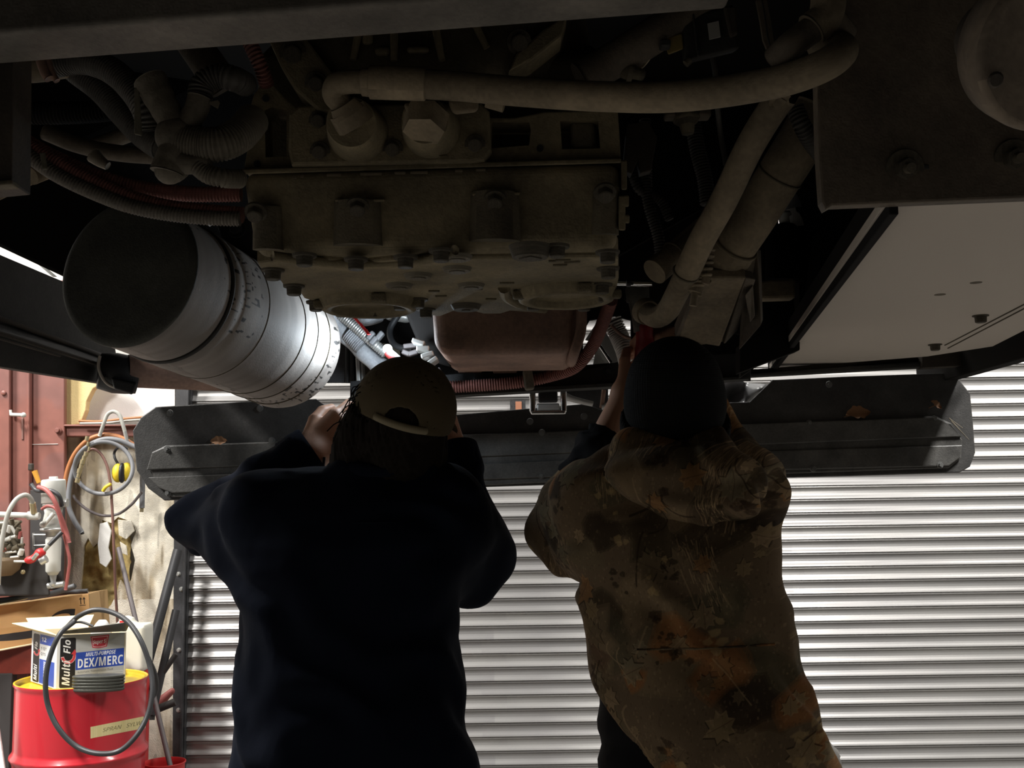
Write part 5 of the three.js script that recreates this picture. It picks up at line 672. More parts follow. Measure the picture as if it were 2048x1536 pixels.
  const wp = thing('white_pipe', 'white painted pipe with a tee crossing the far-left column', 'pipe'); part(wp, 'pipe', rod(q(-30, 1028, -0.1), q(66, 1031, -0.1), 0.0115), M.whiteMetal); part(wp, 'tee', merge([rod(q(56, 1031, -0.1), q(74, 1032, -0.1), 0.0175), rod(q(68, 1034, -0.1), q(67, 1018, -0.1), 0.014)]), M.whiteMetal); part(wp, 'plug', rod(q(73, 1032, -0.105), q(79, 1032, -0.105), 0.015), M.whiteMetal);
  const pu = thing('diaphragm_pump', 'dark cluttered pump of knobs, levers and fittings at the left edge above a brown bowl', 'pump');
  part(pu, 'body', uvb(hexa([q(-40, 1040, -0.02), q(40, 1040, -0.02), q(52, 1120, -0.02), q(-40, 1126, -0.02), q(-40, 1040, 0.06), q(40, 1040, 0.06), q(52, 1120, 0.06), q(-40, 1126, 0.06)], 0.01)), M.castDark); part(pu, 'bowl', uvb(lathe(q(8, 1152, -0.04), q(8, 1116, -0.04), [[0, 0], [0, 0.03], [0.3, 0.06], [0.8, 0.075], [1, 0.08], [1, 0]], 26)), mat([0.2, 0.14, 0.08], 0.5)); part(pu, 'bolt', new THREE.SphereGeometry(0.01, 12, 10).translate(...q(46, 1144, -0.06).toArray()), M.brass);
  for (const [x, y, l, a, r, k] of [[18, 1058, 0.035, 0.3, 0.011, 0], [28, 1062, 0.05, -0.5, 0.007, 0], [16, 1078, 0.03, 1.3, 0.011, 0], [6, 1046, 0.05, 1.5, 0.006, 0], [24, 1045, 0.03, 0, 0.009, 1], [34, 1050, 0.05, 0.9, 0.006, 1], [40, 1090, 0.04, 1.5, 0.006, 1], [10, 1092, 0.03, 0.2, 0.014, 1], [28, 1084, 0.03, -0.5, 0.009, 1], [22, 1104, 0.05, 1.5, 0.005, 0], [42, 1104, 0.025, 0.4, 0.011, 0], [8, 1098, 0.03, 1.2, 0.01, 2], [40, 1070, 0.03, 0.2, 0.007, 2], [32, 1096, 0.03, 1.1, 0.012, 1], [30, 1114, 0.04, 1.45, 0.005, 0], [14, 1068, 0.02, 0.6, 0.013, 1], [2, 1064, 0.04, 1.2, 0.01, 1], [44, 1082, 0.03, 0.1, 0.005, 0], [20, 1094, 0.022, 1.1, 0.012, 1], [36, 1062, 0.03, 0.4, 0.01, 1], [26, 1074, 0.03, 1.4, 0.007, 0]]) part(pu, 'knob', along(new THREE.CylinderGeometry(r, r * 1.1, l, 12), q(x, y, -0.05), V(Math.sin(a), Math.cos(a), 0.2)), [M.whiteMetal, M.castDark, M.pinkHose][k]);
  const rv = thing('red_valve', 'bright red valve handle with a pale stem pointing at the air filter', 'valve'); part(rv, 'stem', rod(q(82, 1108, -0.12), q(98, 1090, -0.12), 0.0085, 0.009), M.paleHose); part(rv, 'handle', uvb(nets(union([ell(q(80, 1106, -0.12), 0.022, 0.02, 0.02), ell(q(60, 1120, -0.12), 0.024, 0.014, 0.016), cap(q(58, 1121, -0.12), q(84, 1104, -0.12), 0.012, 0.014)], 0.008), q(44, 1134, -0.08).add(V(0, 0, -0.04)), q(98, 1090, -0.16).add(V(0, 0, 0.04)), 0.004)), M.redPlastic); part(rv, 'spindle', rod(q(66, 1118, -0.15), q(74, 1108, -0.16), 0.008), M.zinc); part(rv, 'nut', along(new THREE.CylinderGeometry(0.017, 0.017, 0.026, 16), q(87, 1120, -0.12), V(1, 0.5, 0)), M.zinc); part(rv, 'rod', rod(q(28, 1123, -0.12), q(58, 1123, -0.12), 0.005), M.whiteMetal); part(rv, 'black_tube', rod(q(98, 1090, -0.12), q(124, 1064, -0.1), 0.009), M.blackHose);
  const db = thing('dark_tank', 'dark brown steel tank below the pump at the left edge', 'tank'); part(db, 'front', uvb(hexa([q(-80, 1120, 0.0), q(96, 1120, 0.0), q(100, 1192, 0.0), q(-80, 1192, 0.0), q(-80, 1120, 0.2), q(96, 1120, 0.2), q(100, 1192, 0.2), q(-80, 1192, 0.2)], 0.01)), M.darkBoard);
}
{ // red bench with boxes on it
  const t = thing('workbench', 'dark red steel workbench with black legs behind the drum', 'bench');
  const q = (x, y, d = 4.72) => p(x, y, d);
  part(t, 'front_rail', uvb(slab(q(-160, 1292), q(118, 1280), q(118, 1345), q(-160, 1358), 0.03)), M.benchRed); part(t, 'top', uvb(hexa([q(-160, 1286), q(150, 1272), q(150, 1278), q(-160, 1292), q(-160, 1286).add(V(0, 0, -0.34)), q(150, 1272).add(V(0, 0, -0.34)), q(150, 1278).add(V(0, 0, -0.34)), q(-160, 1292).add(V(0, 0, -0.34))], 0.003)), M.benchRed);
  for (const [x, d] of [[16, 4.74], [106, 5.0], [-140, 4.74]]) { const a = p(x, 1345, d); part(t, 'leg', uvb(rbox(0.06, a.y, 0.05, 0.004).translate(a.x, a.y / 2, a.z)), M.darkBoard); }
  const c = thing('cardboard_box', 'low cardboard box with a black curved arrow lying on the red bench', 'box');
  const face = canvasTex(1024, 512, (g, w, h) => { g.fillStyle = '#cda06a'; g.fillRect(0, 0, w, h); g.fillStyle = '#c49660'; g.fillRect(0, h * 0.5, w, h * 0.5);
    for (let i = 0; i < 300; i++) { g.fillStyle = `rgba(${rr(150, 240)},${rr(110, 190)},${rr(60, 120)},.08)`; g.fillRect(rr(0, w), rr(0, h), rr(20, 160), rr(2, 12)); }
    g.fillStyle = '#2c2826'; g.beginPath(); g.moveTo(30, 300); g.quadraticCurveTo(320, 350, 640, 300); g.lineTo(650, 372); g.quadraticCurveTo(330, 430, 0, 360); g.fill();
    g.beginPath(); g.moveTo(690, 200); g.quadraticCurveTo(760, 120, 900, 140); g.lineTo(880, 262); g.lineTo(846, 250); g.quadraticCurveTo(870, 190, 830, 180); g.quadraticCurveTo(760, 170, 690, 204); g.fill(); g.beginPath(); g.moveTo(640, 330); g.quadraticCurveTo(740, 310, 800, 250); g.lineTo(790, 300); g.quadraticCurveTo(740, 350, 650, 372); g.fill();
    g.fillStyle = '#3a2c20'; for (const x of [948, 978]) { g.fillRect(x, 40, 8, 60); g.beginPath(); g.moveTo(x - 9, 52); g.lineTo(x + 4, 26); g.lineTo(x + 17, 52); g.fill(); } g.fillRect(940, 108, 52, 7); });
  const f4 = [p(-60, 1220, 4.66), p(177, 1187, 4.78), p(182, 1266, 4.78), p(-60, 1312, 4.64)], back = V(0, 0.0, -0.22), th = V(0, 0, -0.006);
  const panel = hexa([...f4, ...f4.map((v) => v.clone().add(th))], 0.001, 1); { const P = panel.attributes.position, U = panel.attributes.uv, ex = f4[1].clone().sub(f4[0]), ey = f4[3].clone().sub(f4[0]); for (let i = 0; i < P.count; i++) { const v = V(P.getX(i), P.getY(i), P.getZ(i)).sub(f4[0]); U.setXY(i, clamp(v.dot(ex) / ex.lengthSq()), 1 - clamp(v.dot(ey) / ey.lengthSq())); } }
  part(c, 'front', panel, mat([1, 1, 1], 0.85, { map: face })); part(c, 'bottom', slab(f4[3], f4[2], f4[2].clone().add(back), f4[3].clone().add(back), 0.005), M.card); part(c, 'back', slab(f4[0].clone().add(back), f4[1].clone().add(back), f4[2].clone().add(back), f4[3].clone().add(back), 0.005), M.card); part(c, 'side', slab(f4[1], f4[1].clone().add(back), f4[2].clone().add(back), f4[2], 0.005), M.card);
  part(c, 'flap', slab(p(-40, 1208, 4.72), p(20, 1200, 4.74), p(56, 1196, 4.66), p(-40, 1218, 4.62), 0.004), M.cardLight); part(c, 'torn_edge', rod(f4[3].clone(), f4[2].clone(), 0.004), M.cardLight);
  const g = thing('grey_tube', 'grey plastic tube with an open end lying on top of the cardboard box', 'tube'); part(g, 'tube', sweep([p(-40, 1206, 4.7), p(30, 1198, 4.72), p(100, 1188, 4.74), p(150, 1172, 4.76)], 0.0125, 40, 14), M.greyHose); part(g, 'bore', along(new THREE.CylinderGeometry(0.008, 0.008, 0.004, 14), p(150.5, 1172, 4.76), V(0.9, 0.35, 0.1)), M.blackPlastic);
  const g2 = thing('grey_tube', 'second grey tube behind the first, reaching to the corner of the cardboard box', 'tube'); part(g2, 'tube', sweep([p(60, 1196, 4.8), p(120, 1186, 4.82), p(176, 1182, 4.84)], 0.0105, 30, 14), M.greyHose);
  const wb = thing('white_board', 'white board leaning at the bottom left corner', 'board'); const wf = (x) => { const q = p(x, 1590, 3.9); q.x += (x > 0 ? 0.1 : 0); q.y = 0.002; q.z += 0.08; return q; }; part(wb, 'sheet', uvb(slab(p(-30, 1392, 4.0), p(-12, 1392, 4.0), wf(40), wf(-30), 0.012)), M.white);
}
// ------------------------------------------------------------------ drum with oil carton
const DR = 4.3;
{
  const t = thing('oil_drum', 'red steel oil drum with a yellow top and a strip of masking tape', 'drum');
  const c = p(164, 1357, DR), r = 122 * mpp(DR), top = c.y, rib = p(160, 1502, DR).y;
  const prof = [[0, top - 0.02], [r * 0.955, top - 0.02], [r * 0.965, top - 0.004], [r * 0.985, top + 0.002], [r * 1.005, top], [r * 1.01, top - 0.008], [r * 0.99, top - 0.014], [r * 0.985, top - 0.03], [r * 0.985, rib + 0.03], [r * 0.99, rib + 0.018], [r * 1.035, rib + 0.004], [r * 1.04, rib - 0.004], [r * 1.0, rib - 0.018], [r * 0.985, rib - 0.03], [r * 0.985, 0.32], [r * 1.035, 0.29], [r * 0.985, 0.26], [r * 0.985, 0.03], [r * 1.01, 0.012], [r, 0], [0, 0]];
  part(t, 'shell', new THREE.LatheGeometry(prof.slice(4).map((v) => new THREE.Vector2(...v)), 96).translate(c.x, 0, c.z), new THREE.MeshPhysicalMaterial({ color: M.drumRed.color, roughness: 0.3, clearcoat: 0.6, clearcoatRoughness: 0.12 }));
  part(t, 'lid', new THREE.LatheGeometry(prof.slice(0, 5).map((v) => new THREE.Vector2(...v)), 96).translate(c.x, 0, c.z), M.drumTop, 'yellow lid with a raised rim');
  // masking tape wrapped on the shell, with its handwriting
  const tx = canvasTex(512, 128, (g, w, h) => { g.fillStyle = '#e6d7a0'; g.fillRect(0, 0, w, h); for (let i = 0; i < 200; i++) { g.fillStyle = 'rgba(200,180,110,.15)'; g.fillRect(rr(0, w), 0, rr(1, 4), h); } g.fillStyle = 'rgba(90,84,52,.85)'; g.font = 'italic 58px sans-serif'; g.fillText('SPRAN', 110, 84); g.fillText('SYLW', 330, 84); });
  const n = 24, pos = [], uv = [], idx = [], rt = r * 0.9865;
  const onShell = (px, py) => { const o = camera.position, d = rayOf(px, py), ox = o.x - c.x, oz = o.z - c.z, A = d.x * d.x + d.z * d.z, B = ox * d.x + oz * d.z, C = ox * ox + oz * oz - rt * rt, s = (-B - Math.sqrt(Math.max(0, B * B - A * C))) / A; return o.clone().addScaledVector(d, s); };
  for (let i = 0; i <= n; i++) for (let j = 0; j <= 1; j++) { const u = i / n, a = onShell(lerp(181, 291, u), lerp(j ? 1477 : 1454, j ? 1456 : 1432, u)); pos.push(a.x, a.y, a.z); uv.push(u, j ? 0 : 1); } for (let i = 0; i < n; i++) { const a = i * 2; idx.push(a, a + 1, a + 2, a + 1, a + 3, a + 2); }
  const tg = new THREE.BufferGeometry(); tg.setAttribute('position', new THREE.Float32BufferAttribute(pos, 3)); tg.setAttribute('uv', new THREE.Float32BufferAttribute(uv, 2)); tg.setIndex(idx); tg.computeVertexNormals();
  part(t, 'masking_tape', tg, mat([1, 1, 1], 0.8, { map: tx }), 'masking tape with faded handwriting');
  // carton of transmission fluid
  const b = thing('oil_carton', 'opened white and blue carton reading MULTI-PURPOSE DEX/MERC on the red drum', 'carton');
  const yb = c.y - 0.014, A = p(112, 1369, 4.14), Bq = p(250, 1357, 4.2); A.y = Bq.y = yb; const Cq = p(61, 1362, 4.34); Cq.y = yb; const hgt = V(0, 104 * mpp(4.14), 0), up = (v) => v.clone().add(hgt), Dq = Cq.clone().add(Bq).sub(A);
  const multi = (g, x, w, h, k) => { g.fillStyle = '#1a1718'; g.beginPath(); g.roundRect ? g.roundRect(x, h * 0.06, w, h * 0.92, 26) : g.rect(x, h * 0.06, w, h * 0.92); g.fill();
    const cx = x + w * 0.54, cy = h * 0.4, R = w * 0.38; g.strokeStyle = '#f3d5d3'; g.lineWidth = w * 0.2; g.beginPath(); g.arc(cx, cy, R, -0.1, Math.PI * 0.98); g.stroke(); g.strokeStyle = '#d03a3e'; g.lineWidth = w * 0.16; g.beginPath(); g.arc(cx, cy, R, -0.3, Math.PI * 0.95); g.stroke(); g.fillStyle = '#d03a3e'; g.beginPath(); g.moveTo(cx + R * 0.45, cy - R * 0.3); g.lineTo(cx + R * 1.05, cy - R * 1.1); g.lineTo(cx + R * 1.5, cy - R * 0.2); g.fill();
    g.fillStyle = '#f2f0ec'; g.save(); g.translate(x + w * 0.66, h * 0.96); g.rotate(-Math.PI / 2); g.font = `italic bold ${w * 0.7 * k}px sans-serif`; g.fillText('Multi', 0, 0, h * 0.47); g.restore(); g.save(); g.translate(x + w * 0.66, h * 0.37); g.rotate(-Math.PI / 2); g.font = `italic bold ${w * 0.62 * k}px sans-serif`; g.fillText('Flo', 0, 0, h * 0.27); g.restore(); };
  const front = canvasTex(1024, 768, (g, w, h) => { const gr = '#b9b9b6'; g.fillStyle = gr; g.fillRect(0, 0, w, h); g.fillStyle = '#d9d9d6'; g.fillRect(0, 0, 90, h); g.fillStyle = '#a5a5a2'; for (let i = 0; i < 60; i++) g.fillRect(rr(260, w), rr(0, 300), rr(10, 120), 2); g.fillStyle = '#e4e3df'; g.fillRect(0, 0, 40, h); g.fillRect(w - 22, 0, 22, h);
    multi(g, 46, 230, h, 1);
    g.fillStyle = '#c43a48'; g.beginPath(); g.moveTo(490, 40); g.lineTo(770, 20); g.lineTo(740, 190); g.quadraticCurveTo(620, 225, 520, 200); g.fill(); g.strokeStyle = '#f0dcdc'; g.lineWidth = 7; g.beginPath(); g.moveTo(512, 58); g.lineTo(745, 42); g.lineTo(722, 176); g.quadraticCurveTo(620, 204, 534, 184); g.closePath(); g.stroke(); g.fillStyle = '#fff'; g.font = 'italic bold 74px serif'; g.save(); g.translate(530, 150); g.rotate(-0.08); g.fillText('Super S', 0, 0, 190); g.restore();
    g.fillStyle = '#2b4bab'; g.beginPath(); g.moveTo(280, 262); g.lineTo(1000, 222); g.lineTo(1000, 470); g.lineTo(280, 510); g.fill(); g.save(); g.transform(1, -0.055, 0, 1, 0, 0); g.fillStyle = '#f4f4f4'; g.font = 'italic bold 74px sans-serif'; g.fillText('MULTI-PURPOSE', 420, 345, 450); g.font = 'bold 178px sans-serif'; g.fillText('DEX/MERC', 300, 500, 690); g.fillStyle = '#3a3a3c'; g.font = '40px sans-serif'; g.fillText('Automatic Transmission Fluid', 310, 575, 660); g.strokeStyle = '#e8e8e8'; g.lineWidth = 4; g.strokeRect(620, 596, 370, 34); g.restore(); });
  const side = canvasTex(512, 768, (g, w, h) => { g.fillStyle = '#d8d8d8'; g.fillRect(0, 0, w, h); g.fillStyle = '#2b4bab'; g.fillRect(170, 40, 300, 140); g.fillRect(170, 400, 300, 350); multi(g, 36, 130, h, 1); g.fillStyle = '#f0f0f0'; g.font = 'bold 90px sans-serif'; g.fillText('12', 200, 140); g.fillStyle = '#555'; g.font = 'bold 56px sans-serif'; g.fillText('1 QT', 190, 260); g.fillText('QTS', 190, 340); g.fillStyle = '#eee'; g.save(); g.translate(300, 740); g.rotate(-Math.PI / 2); g.font = 'bold 64px sans-serif'; g.fillText('MULTI-PURPOSE', 0, 0, 320); g.restore(); });
  const wallOf = (P0, P1, tx, nm) => { const cs = [up(P0), up(P1), P1, P0].map((v) => v.clone()), g = hexa([...cs, ...cs.map((v) => v.clone().add(V(0, 0, -0.004)))], 0.0008, 1), P = g.attributes.position, U = g.attributes.uv, ex = P1.clone().sub(P0); for (let i = 0; i < P.count; i++) { const v = V(P.getX(i), P.getY(i), P.getZ(i)).sub(P0); U.setXY(i, clamp((v.x * ex.x + v.z * ex.z) / ex.lengthSq()), clamp(v.y / hgt.y)); } part(b, nm, g, mat([0.92, 0.92, 0.92], 0.5, { map: tx })); };
  wallOf(A, Bq, front, 'front'); wallOf(Cq, A, side, 'side'); part(b, 'back', slab(up(Cq), up(Dq), Dq, Cq, 0.004), M.cardLight); part(b, 'end', slab(up(Bq), up(Dq), Dq, Bq, 0.004), M.cardLight);
  const e = V(0, 0.002, 0); const flap = (a, bb, o1, o2, m) => part(b, 'flap', slab(up(a).add(e), up(bb).add(e), up(bb).add(o1), up(a).add(o2), 0.003, 0.0008), m);
  part(b, 'flap', slab(p(52, 1236, 4.5), p(188, 1229, 4.52), up(Dq).lerp(up(Cq), 0.15), up(Cq), 0.003, 0.0008), M.cardLight); part(b, 'flap', slab(p(24, 1246, 4.26), p(56, 1244, 4.36), up(Cq), up(A), 0.003, 0.0008), M.cardLight); part(b, 'flap', slab(p(120, 1264, 4.12), p(262, 1244, 4.08), up(Bq).add(V(0, 0.003, 0)), up(A).add(V(0, 0.003, 0)), 0.003, 0.0008), M.tin);
  const j2 = thing('bottle', 'white bottle inside the opened carton', 'bottle'); part(j2, 'body', lathe(p(200, 1330, 4.3), p(205, 1240, 4.3), [[0, 0], [0, 0.04], [0.75, 0.042], [0.92, 0.025], [1, 0.014], [1, 0]], 24), M.shirtWhite);
  const ti = thing('tin_stack', 'stack of shallow grey metal tins standing on the drum in front of the carton', 'tin'); const tb = p(200, 1366, 4.1); tb.y = yb + 0.0; for (let i = 0; i < 5; i++) { const y = yb + 0.002 + i * 0.0115, r2 = 0.094; part(ti, 'tin', new THREE.LatheGeometry([[0, 0], [r2 * 0.94, 0], [r2, 0.003], [r2 * 1.01, 0.0095], [r2 * 0.97, 0.0115], [0, 0.0105]].map((v) => new THREE.Vector2(...v)), 44).scale(1, 1, 0.4).rotateY(0.08).translate(tb.x, y, p(200, 1366, 4.085).z), M.tin); }
  const jg = thing('jerry_can', 'translucent white jug with a red cap standing behind the drum beside the carton', 'jug'); const k = p(262, 1330, 4.66); part(jg, 'body', uvb(nets((x, y, z) => { const dx = Math.abs(x - k.x) - 0.058, dy = Math.abs(y - k.y - 0.075) - 0.082, dz = Math.abs(z - k.z) - 0.05, q = V(Math.max(dx, 0), Math.max(dy, 0), Math.max(dz, 0)).length() - 0.016 + Math.min(Math.max(dx, dy, dz), 0); return smin(q, Math.hypot(x - k.x + 0.02, z - k.z) - 0.026 + Math.max(0, y - k.y - 0.2) * 3, 0.04); }, k.clone().add(V(-0.1, -0.04, -0.09)), k.clone().add(V(0.1, 0.21, 0.09)), 0.007)), M.jug); part(jg, 'cap', along(new THREE.CylinderGeometry(0.022, 0.024, 0.026, 24), p(250, 1247, 4.64), V(0, 1, 0)), M.redPlastic, 'red screw cap');
  const rc = thing('red_container', 'red container under the white jug behind the drum', 'container'); part(rc, 'body', lathe(V(k.x, 0, k.z - 0.02), V(k.x, k.y - 0.005, k.z - 0.02), [[0, 0], [0, 0.072], [0.94, 0.072], [0.97, 0.07], [1, 0.066], [1, 0]], 40), M.redPlastic);
  // rubber hose hung over the carton and drum
  const h = thing('rubber_hose', 'black rubber hose looped over the carton and the front of the drum', 'hose'), L = (x, y, d) => p(x, y, d);
  part(h, 'tube', sweep([L(150, 1242, 4.05), L(120, 1268, 4.0), L(98, 1320, 3.98), L(91, 1370, 3.97), L(97, 1414, 3.97), L(118, 1458, 3.96), L(152, 1492, 3.96), L(196, 1507, 3.95), L(238, 1502, 3.96), L(272, 1472, 3.97), L(296, 1428, 4.0), L(305, 1380, 4.02), L(300, 1334, 4.04), L(282, 1282, 4.05), L(256, 1244, 4.08), L(222, 1224, 4.1), L(188, 1220, 4.1), L(158, 1232, 4.1), L(132, 1256, 4.12)], 0.0095, 170, 14), M.blackHose);
  part(h, 'tube', sweep([L(128, 1262, 4.16), L(140, 1248, 4.18), L(160, 1244, 4.2), L(186, 1252, 4.2)], 0.005, 30, 10), M.blackHose); part(h, 'tube', sweep([L(296, 1316, 4.1), L(310, 1350, 4.16), L(312, 1380, 4.2), L(304, 1396, 4.2)], 0.0095, 30, 12), M.blackHose);
}
{ // things leaning by the door
  const t = thing('brown_pipe', 'slim brown pipe leaning from the plaster hole down behind the drum', 'pipe'); part(t, 'pipe', rod(p(237, 1096, 4.98), p(352, 1580, 4.5), 0.0105, 0.0105, 16), M.greyPipe); part(t, 'end', along(new THREE.CylinderGeometry(0.0085, 0.0085, 0.004, 16), p(237, 1095.5, 4.98), V(-0.2, 1, 0)), M.zinc);
  const b = thing('black_tube', 'thick black tube leaning against the left guide of the roller door', 'tube'); part(b, 'tube', rod(p(356, 1100, 4.98), p(290, 1345, 4.85), 0.0215, 0.0215, 22), M.blackHose);
  const b2 = thing('black_tube', 'second black tube leaning in front of the first, lower and steeper', 'tube'); part(b2, 'tube', rod(p(352, 1220, 4.95), p(304, 1430, 4.85), 0.0175, 0.0175, 22), M.blackHose);
  const b3 = thing('welded_stand', 'black welded stand piece standing low behind the drum by the door', 'frame'); part(b3, 'bar', merge([rod(p(352, 1308, 4.9), p(308, 1372, 4.88), 0.012), rod(p(350, 1404, 4.9), p(300, 1424, 4.88), 0.017), rod(p(308, 1365, 4.88), p(300, 1440, 4.85), 0.02)]), M.darkBoard);
  const r = thing('plastic_piece', 'dusty red plastic piece sticking up behind the black welded stand', 'scoop'); part(r, 'grip', uvb(nets(cap(p(322, 1402, 5.0), p(344, 1382, 5.0), 0.022, 0.014), p(300, 1424, 5.04), p(362, 1360, 4.93), 0.006)), M.pinkHose);  // unidentified dusty red piece
  const bu = thing('bucket', 'bright red plastic bucket standing at the foot of the roller door guide', 'bucket'); const c = p(329, 1523, 4.55), R = 39.5 * mpp(4.55); part(bu, 'shell', new THREE.LatheGeometry([[R * 0.78, 0.02], [R * 0.8, 0], [R * 0.82, 0.02], [R * 0.97, c.y - 0.01], [R * 1.02, c.y - 0.006], [R * 1.02, c.y], [R * 0.98, c.y], [R * 0.94, c.y - 0.02], [R * 0.79, 0.03], [0, 0.03]].map((v) => new THREE.Vector2(...v)), 56).translate(c.x, 0, c.z), M.redPlastic);
}

// ------------------------------------------------------------------ the two workers
function hand(wrist, knuck, normal, side, curls, spread = 0.02, s = 1) {   // distance function of a hand with five fingers; side: +1 thumb along +across
  const f = knuck.clone().sub(wrist).normalize(), n = normal.clone().addScaledVector(f, -normal.dot(f)).normalize(), ac = f.clone().cross(n).multiplyScalar(side), L = wrist.distanceTo(knuck), list = [];
  const at = (a, b, c) => wrist.clone().addScaledVector(f, a).addScaledVector(ac, b).addScaledVector(n, c);
  for (const [b0, b1] of [[0.016, 0.03], [0.003, 0.01], [-0.01, -0.01], [-0.02, -0.028]]) list.push(cap(at(0.0, b0, 0), at(L * 0.95, b1, 0), 0.0165 * s, 0.0125 * s));
  const fingers = [[0.030, 0.044, 0.026, 0.021, 0.0093], [0.010, 0.049, 0.03, 0.022, 0.0096], [-0.010, 0.045, 0.028, 0.021, 0.0092], [-0.029, 0.035, 0.021, 0.019, 0.0082]];
  const sep = [];
  fingers.forEach(([b, l1, l2, l3, r], i) => { let q = at(L * 0.97, b, 0), an = 0; const fan = (b / 0.03) * spread; [l1, l2, l3].forEach((l, k) => { an += curls[i] * [0.75, 1, 0.65][k]; const dir = f.clone().multiplyScalar(Math.cos(an)).addScaledVector(n, Math.sin(an)).addScaledVector(ac, fan).normalize(), e = q.clone().addScaledVector(dir, l * s); sep.push(cap(q, e, r * s * (1 - 0.07 * k), r * s * (0.94 - 0.09 * k))); q = e; }); });
  const t0 = at(L * 0.25, 0.026, 0.004), t1 = at(L * 0.62, 0.05, 0.018), t2 = at(L * 0.92, 0.056, 0.034), t3 = at(L * 1.15, 0.05, 0.045);
  sep.push(cap(t0, t1, 0.0155 * s, 0.012 * s), cap(t1, t2, 0.0118 * s, 0.0105 * s), cap(t2, t3, 0.0104 * s, 0.0082 * s));
  const palm = union(list, 0.012), fg = union(sep, 0.003); const fn = (x, y, z) => smin(palm(x, y, z), fg(x, y, z), 0.008); fn.lo = wrist.clone().min(knuck).addScalar(-0.13); fn.hi = wrist.clone().max(knuck).addScalar(0.13); return fn;
}
function headSdf(c, q, s = 1) { // head with face: q turns local (x right, y up, z back) into the place
  const L = (x, y, z) => V(x, y, z).multiplyScalar(s).applyQuaternion(q).add(c), e = (x, y, z, a, b, d) => ell(L(x, y, z), a * s, b * s, d * s, q);
  const skull = union([e(0, 0.02, 0.012, 0.077, 0.095, 0.096), e(0, -0.05, -0.03, 0.06, 0.07, 0.06), e(0, -0.088, -0.062, 0.026, 0.02, 0.02)], 0.03);
  const nose = union([cap(L(0, -0.002, -0.088), L(0, -0.04, -0.108), 0.009 * s, 0.013 * s), e(0.012, -0.042, -0.098, 0.009, 0.008, 0.01), e(-0.012, -0.042, -0.098, 0.009, 0.008, 0.01), cap(L(-0.03, 0.018, -0.083), L(0.03, 0.018, -0.083), 0.008 * s, 0.008 * s), cap(L(-0.018, -0.067, -0.086), L(0.018, -0.067, -0.086), 0.007 * s, 0.007 * s), cap(L(-0.016, -0.078, -0.083), L(0.016, -0.078, -0.083), 0.007 * s, 0.007 * s)], 0.008);
  const ears = union([e(0.078, -0.005, 0.012, 0.011, 0.031, 0.02), e(-0.078, -0.005, 0.012, 0.011, 0.031, 0.02)], 0.004), s1 = e(0.032, -0.001, -0.093, 0.016, 0.01, 0.012), s2 = e(-0.032, -0.001, -0.093, 0.016, 0.01, 0.012), mouth = cap(L(-0.022, -0.0725, -0.094), L(0.022, -0.0725, -0.094), 0.003 * s, 0.003 * s), b1 = e(0.032, -0.001, -0.082, 0.012, 0.011, 0.012), b2 = e(-0.032, -0.001, -0.082, 0.012, 0.011, 0.012);
  return (x, y, z) => { let d = smin(smin(skull(x, y, z), nose(x, y, z), 0.012), ears(x, y, z), 0.008); d = Math.max(d, -s1(x, y, z), -s2(x, y, z), -mouth(x, y, z)); return Math.min(d, b1(x, y, z), b2(x, y, z)); };
}
function frame(up, back) { const Y = up.clone().normalize(), Z = back.clone().addScaledVector(Y, -back.dot(Y)).normalize(), X = Y.clone().cross(Z); return new THREE.Quaternion().setFromRotationMatrix(new THREE.Matrix4().makeBasis(X, Y, Z)); }
// column of elliptical sections: rows [y, cx, half width, cz, half depth], from bottom to top
function column(rows) {
  return (x, y, z) => {
    let i = 0; while (i < rows.length - 2 && y > rows[i + 1][0]) i++;
    const a = rows[i], b = rows[i + 1], t0 = clamp((y - a[0]) / (b[0] - a[0])), t = t0, m = (k) => a[k] + (b[k] - a[k]) * t, rx = m(2), rz = m(4), dx = Math.abs(x - m(1)) / rx, dz = Math.abs(z - m(3)) / rz;
    const k = Math.pow(Math.pow(dx, 2.4) + Math.pow(dz, 2.4), 1 / 2.4), d = (k - 1) * (Math.min(rx, rz) * 0.75 + Math.max(rx, rz) * 0.25), c = Math.max(y - rows[rows.length - 1][0], rows[0][0] - y);
    return c > 0 ? Math.max(d, c) : d;
  };
}
const folds = (x, y, z, a) => a * (fbm(x * 9 + y * 5, y * 9 - x * 6, z * 9, 3) - 0.5) + a * 0.5 * Math.sin((x * 0.8 + y * 1.0 + fbm(x * 6, y * 6, z * 6, 2) * 0.5) * 34);
function rise(y0, row) { return row; }

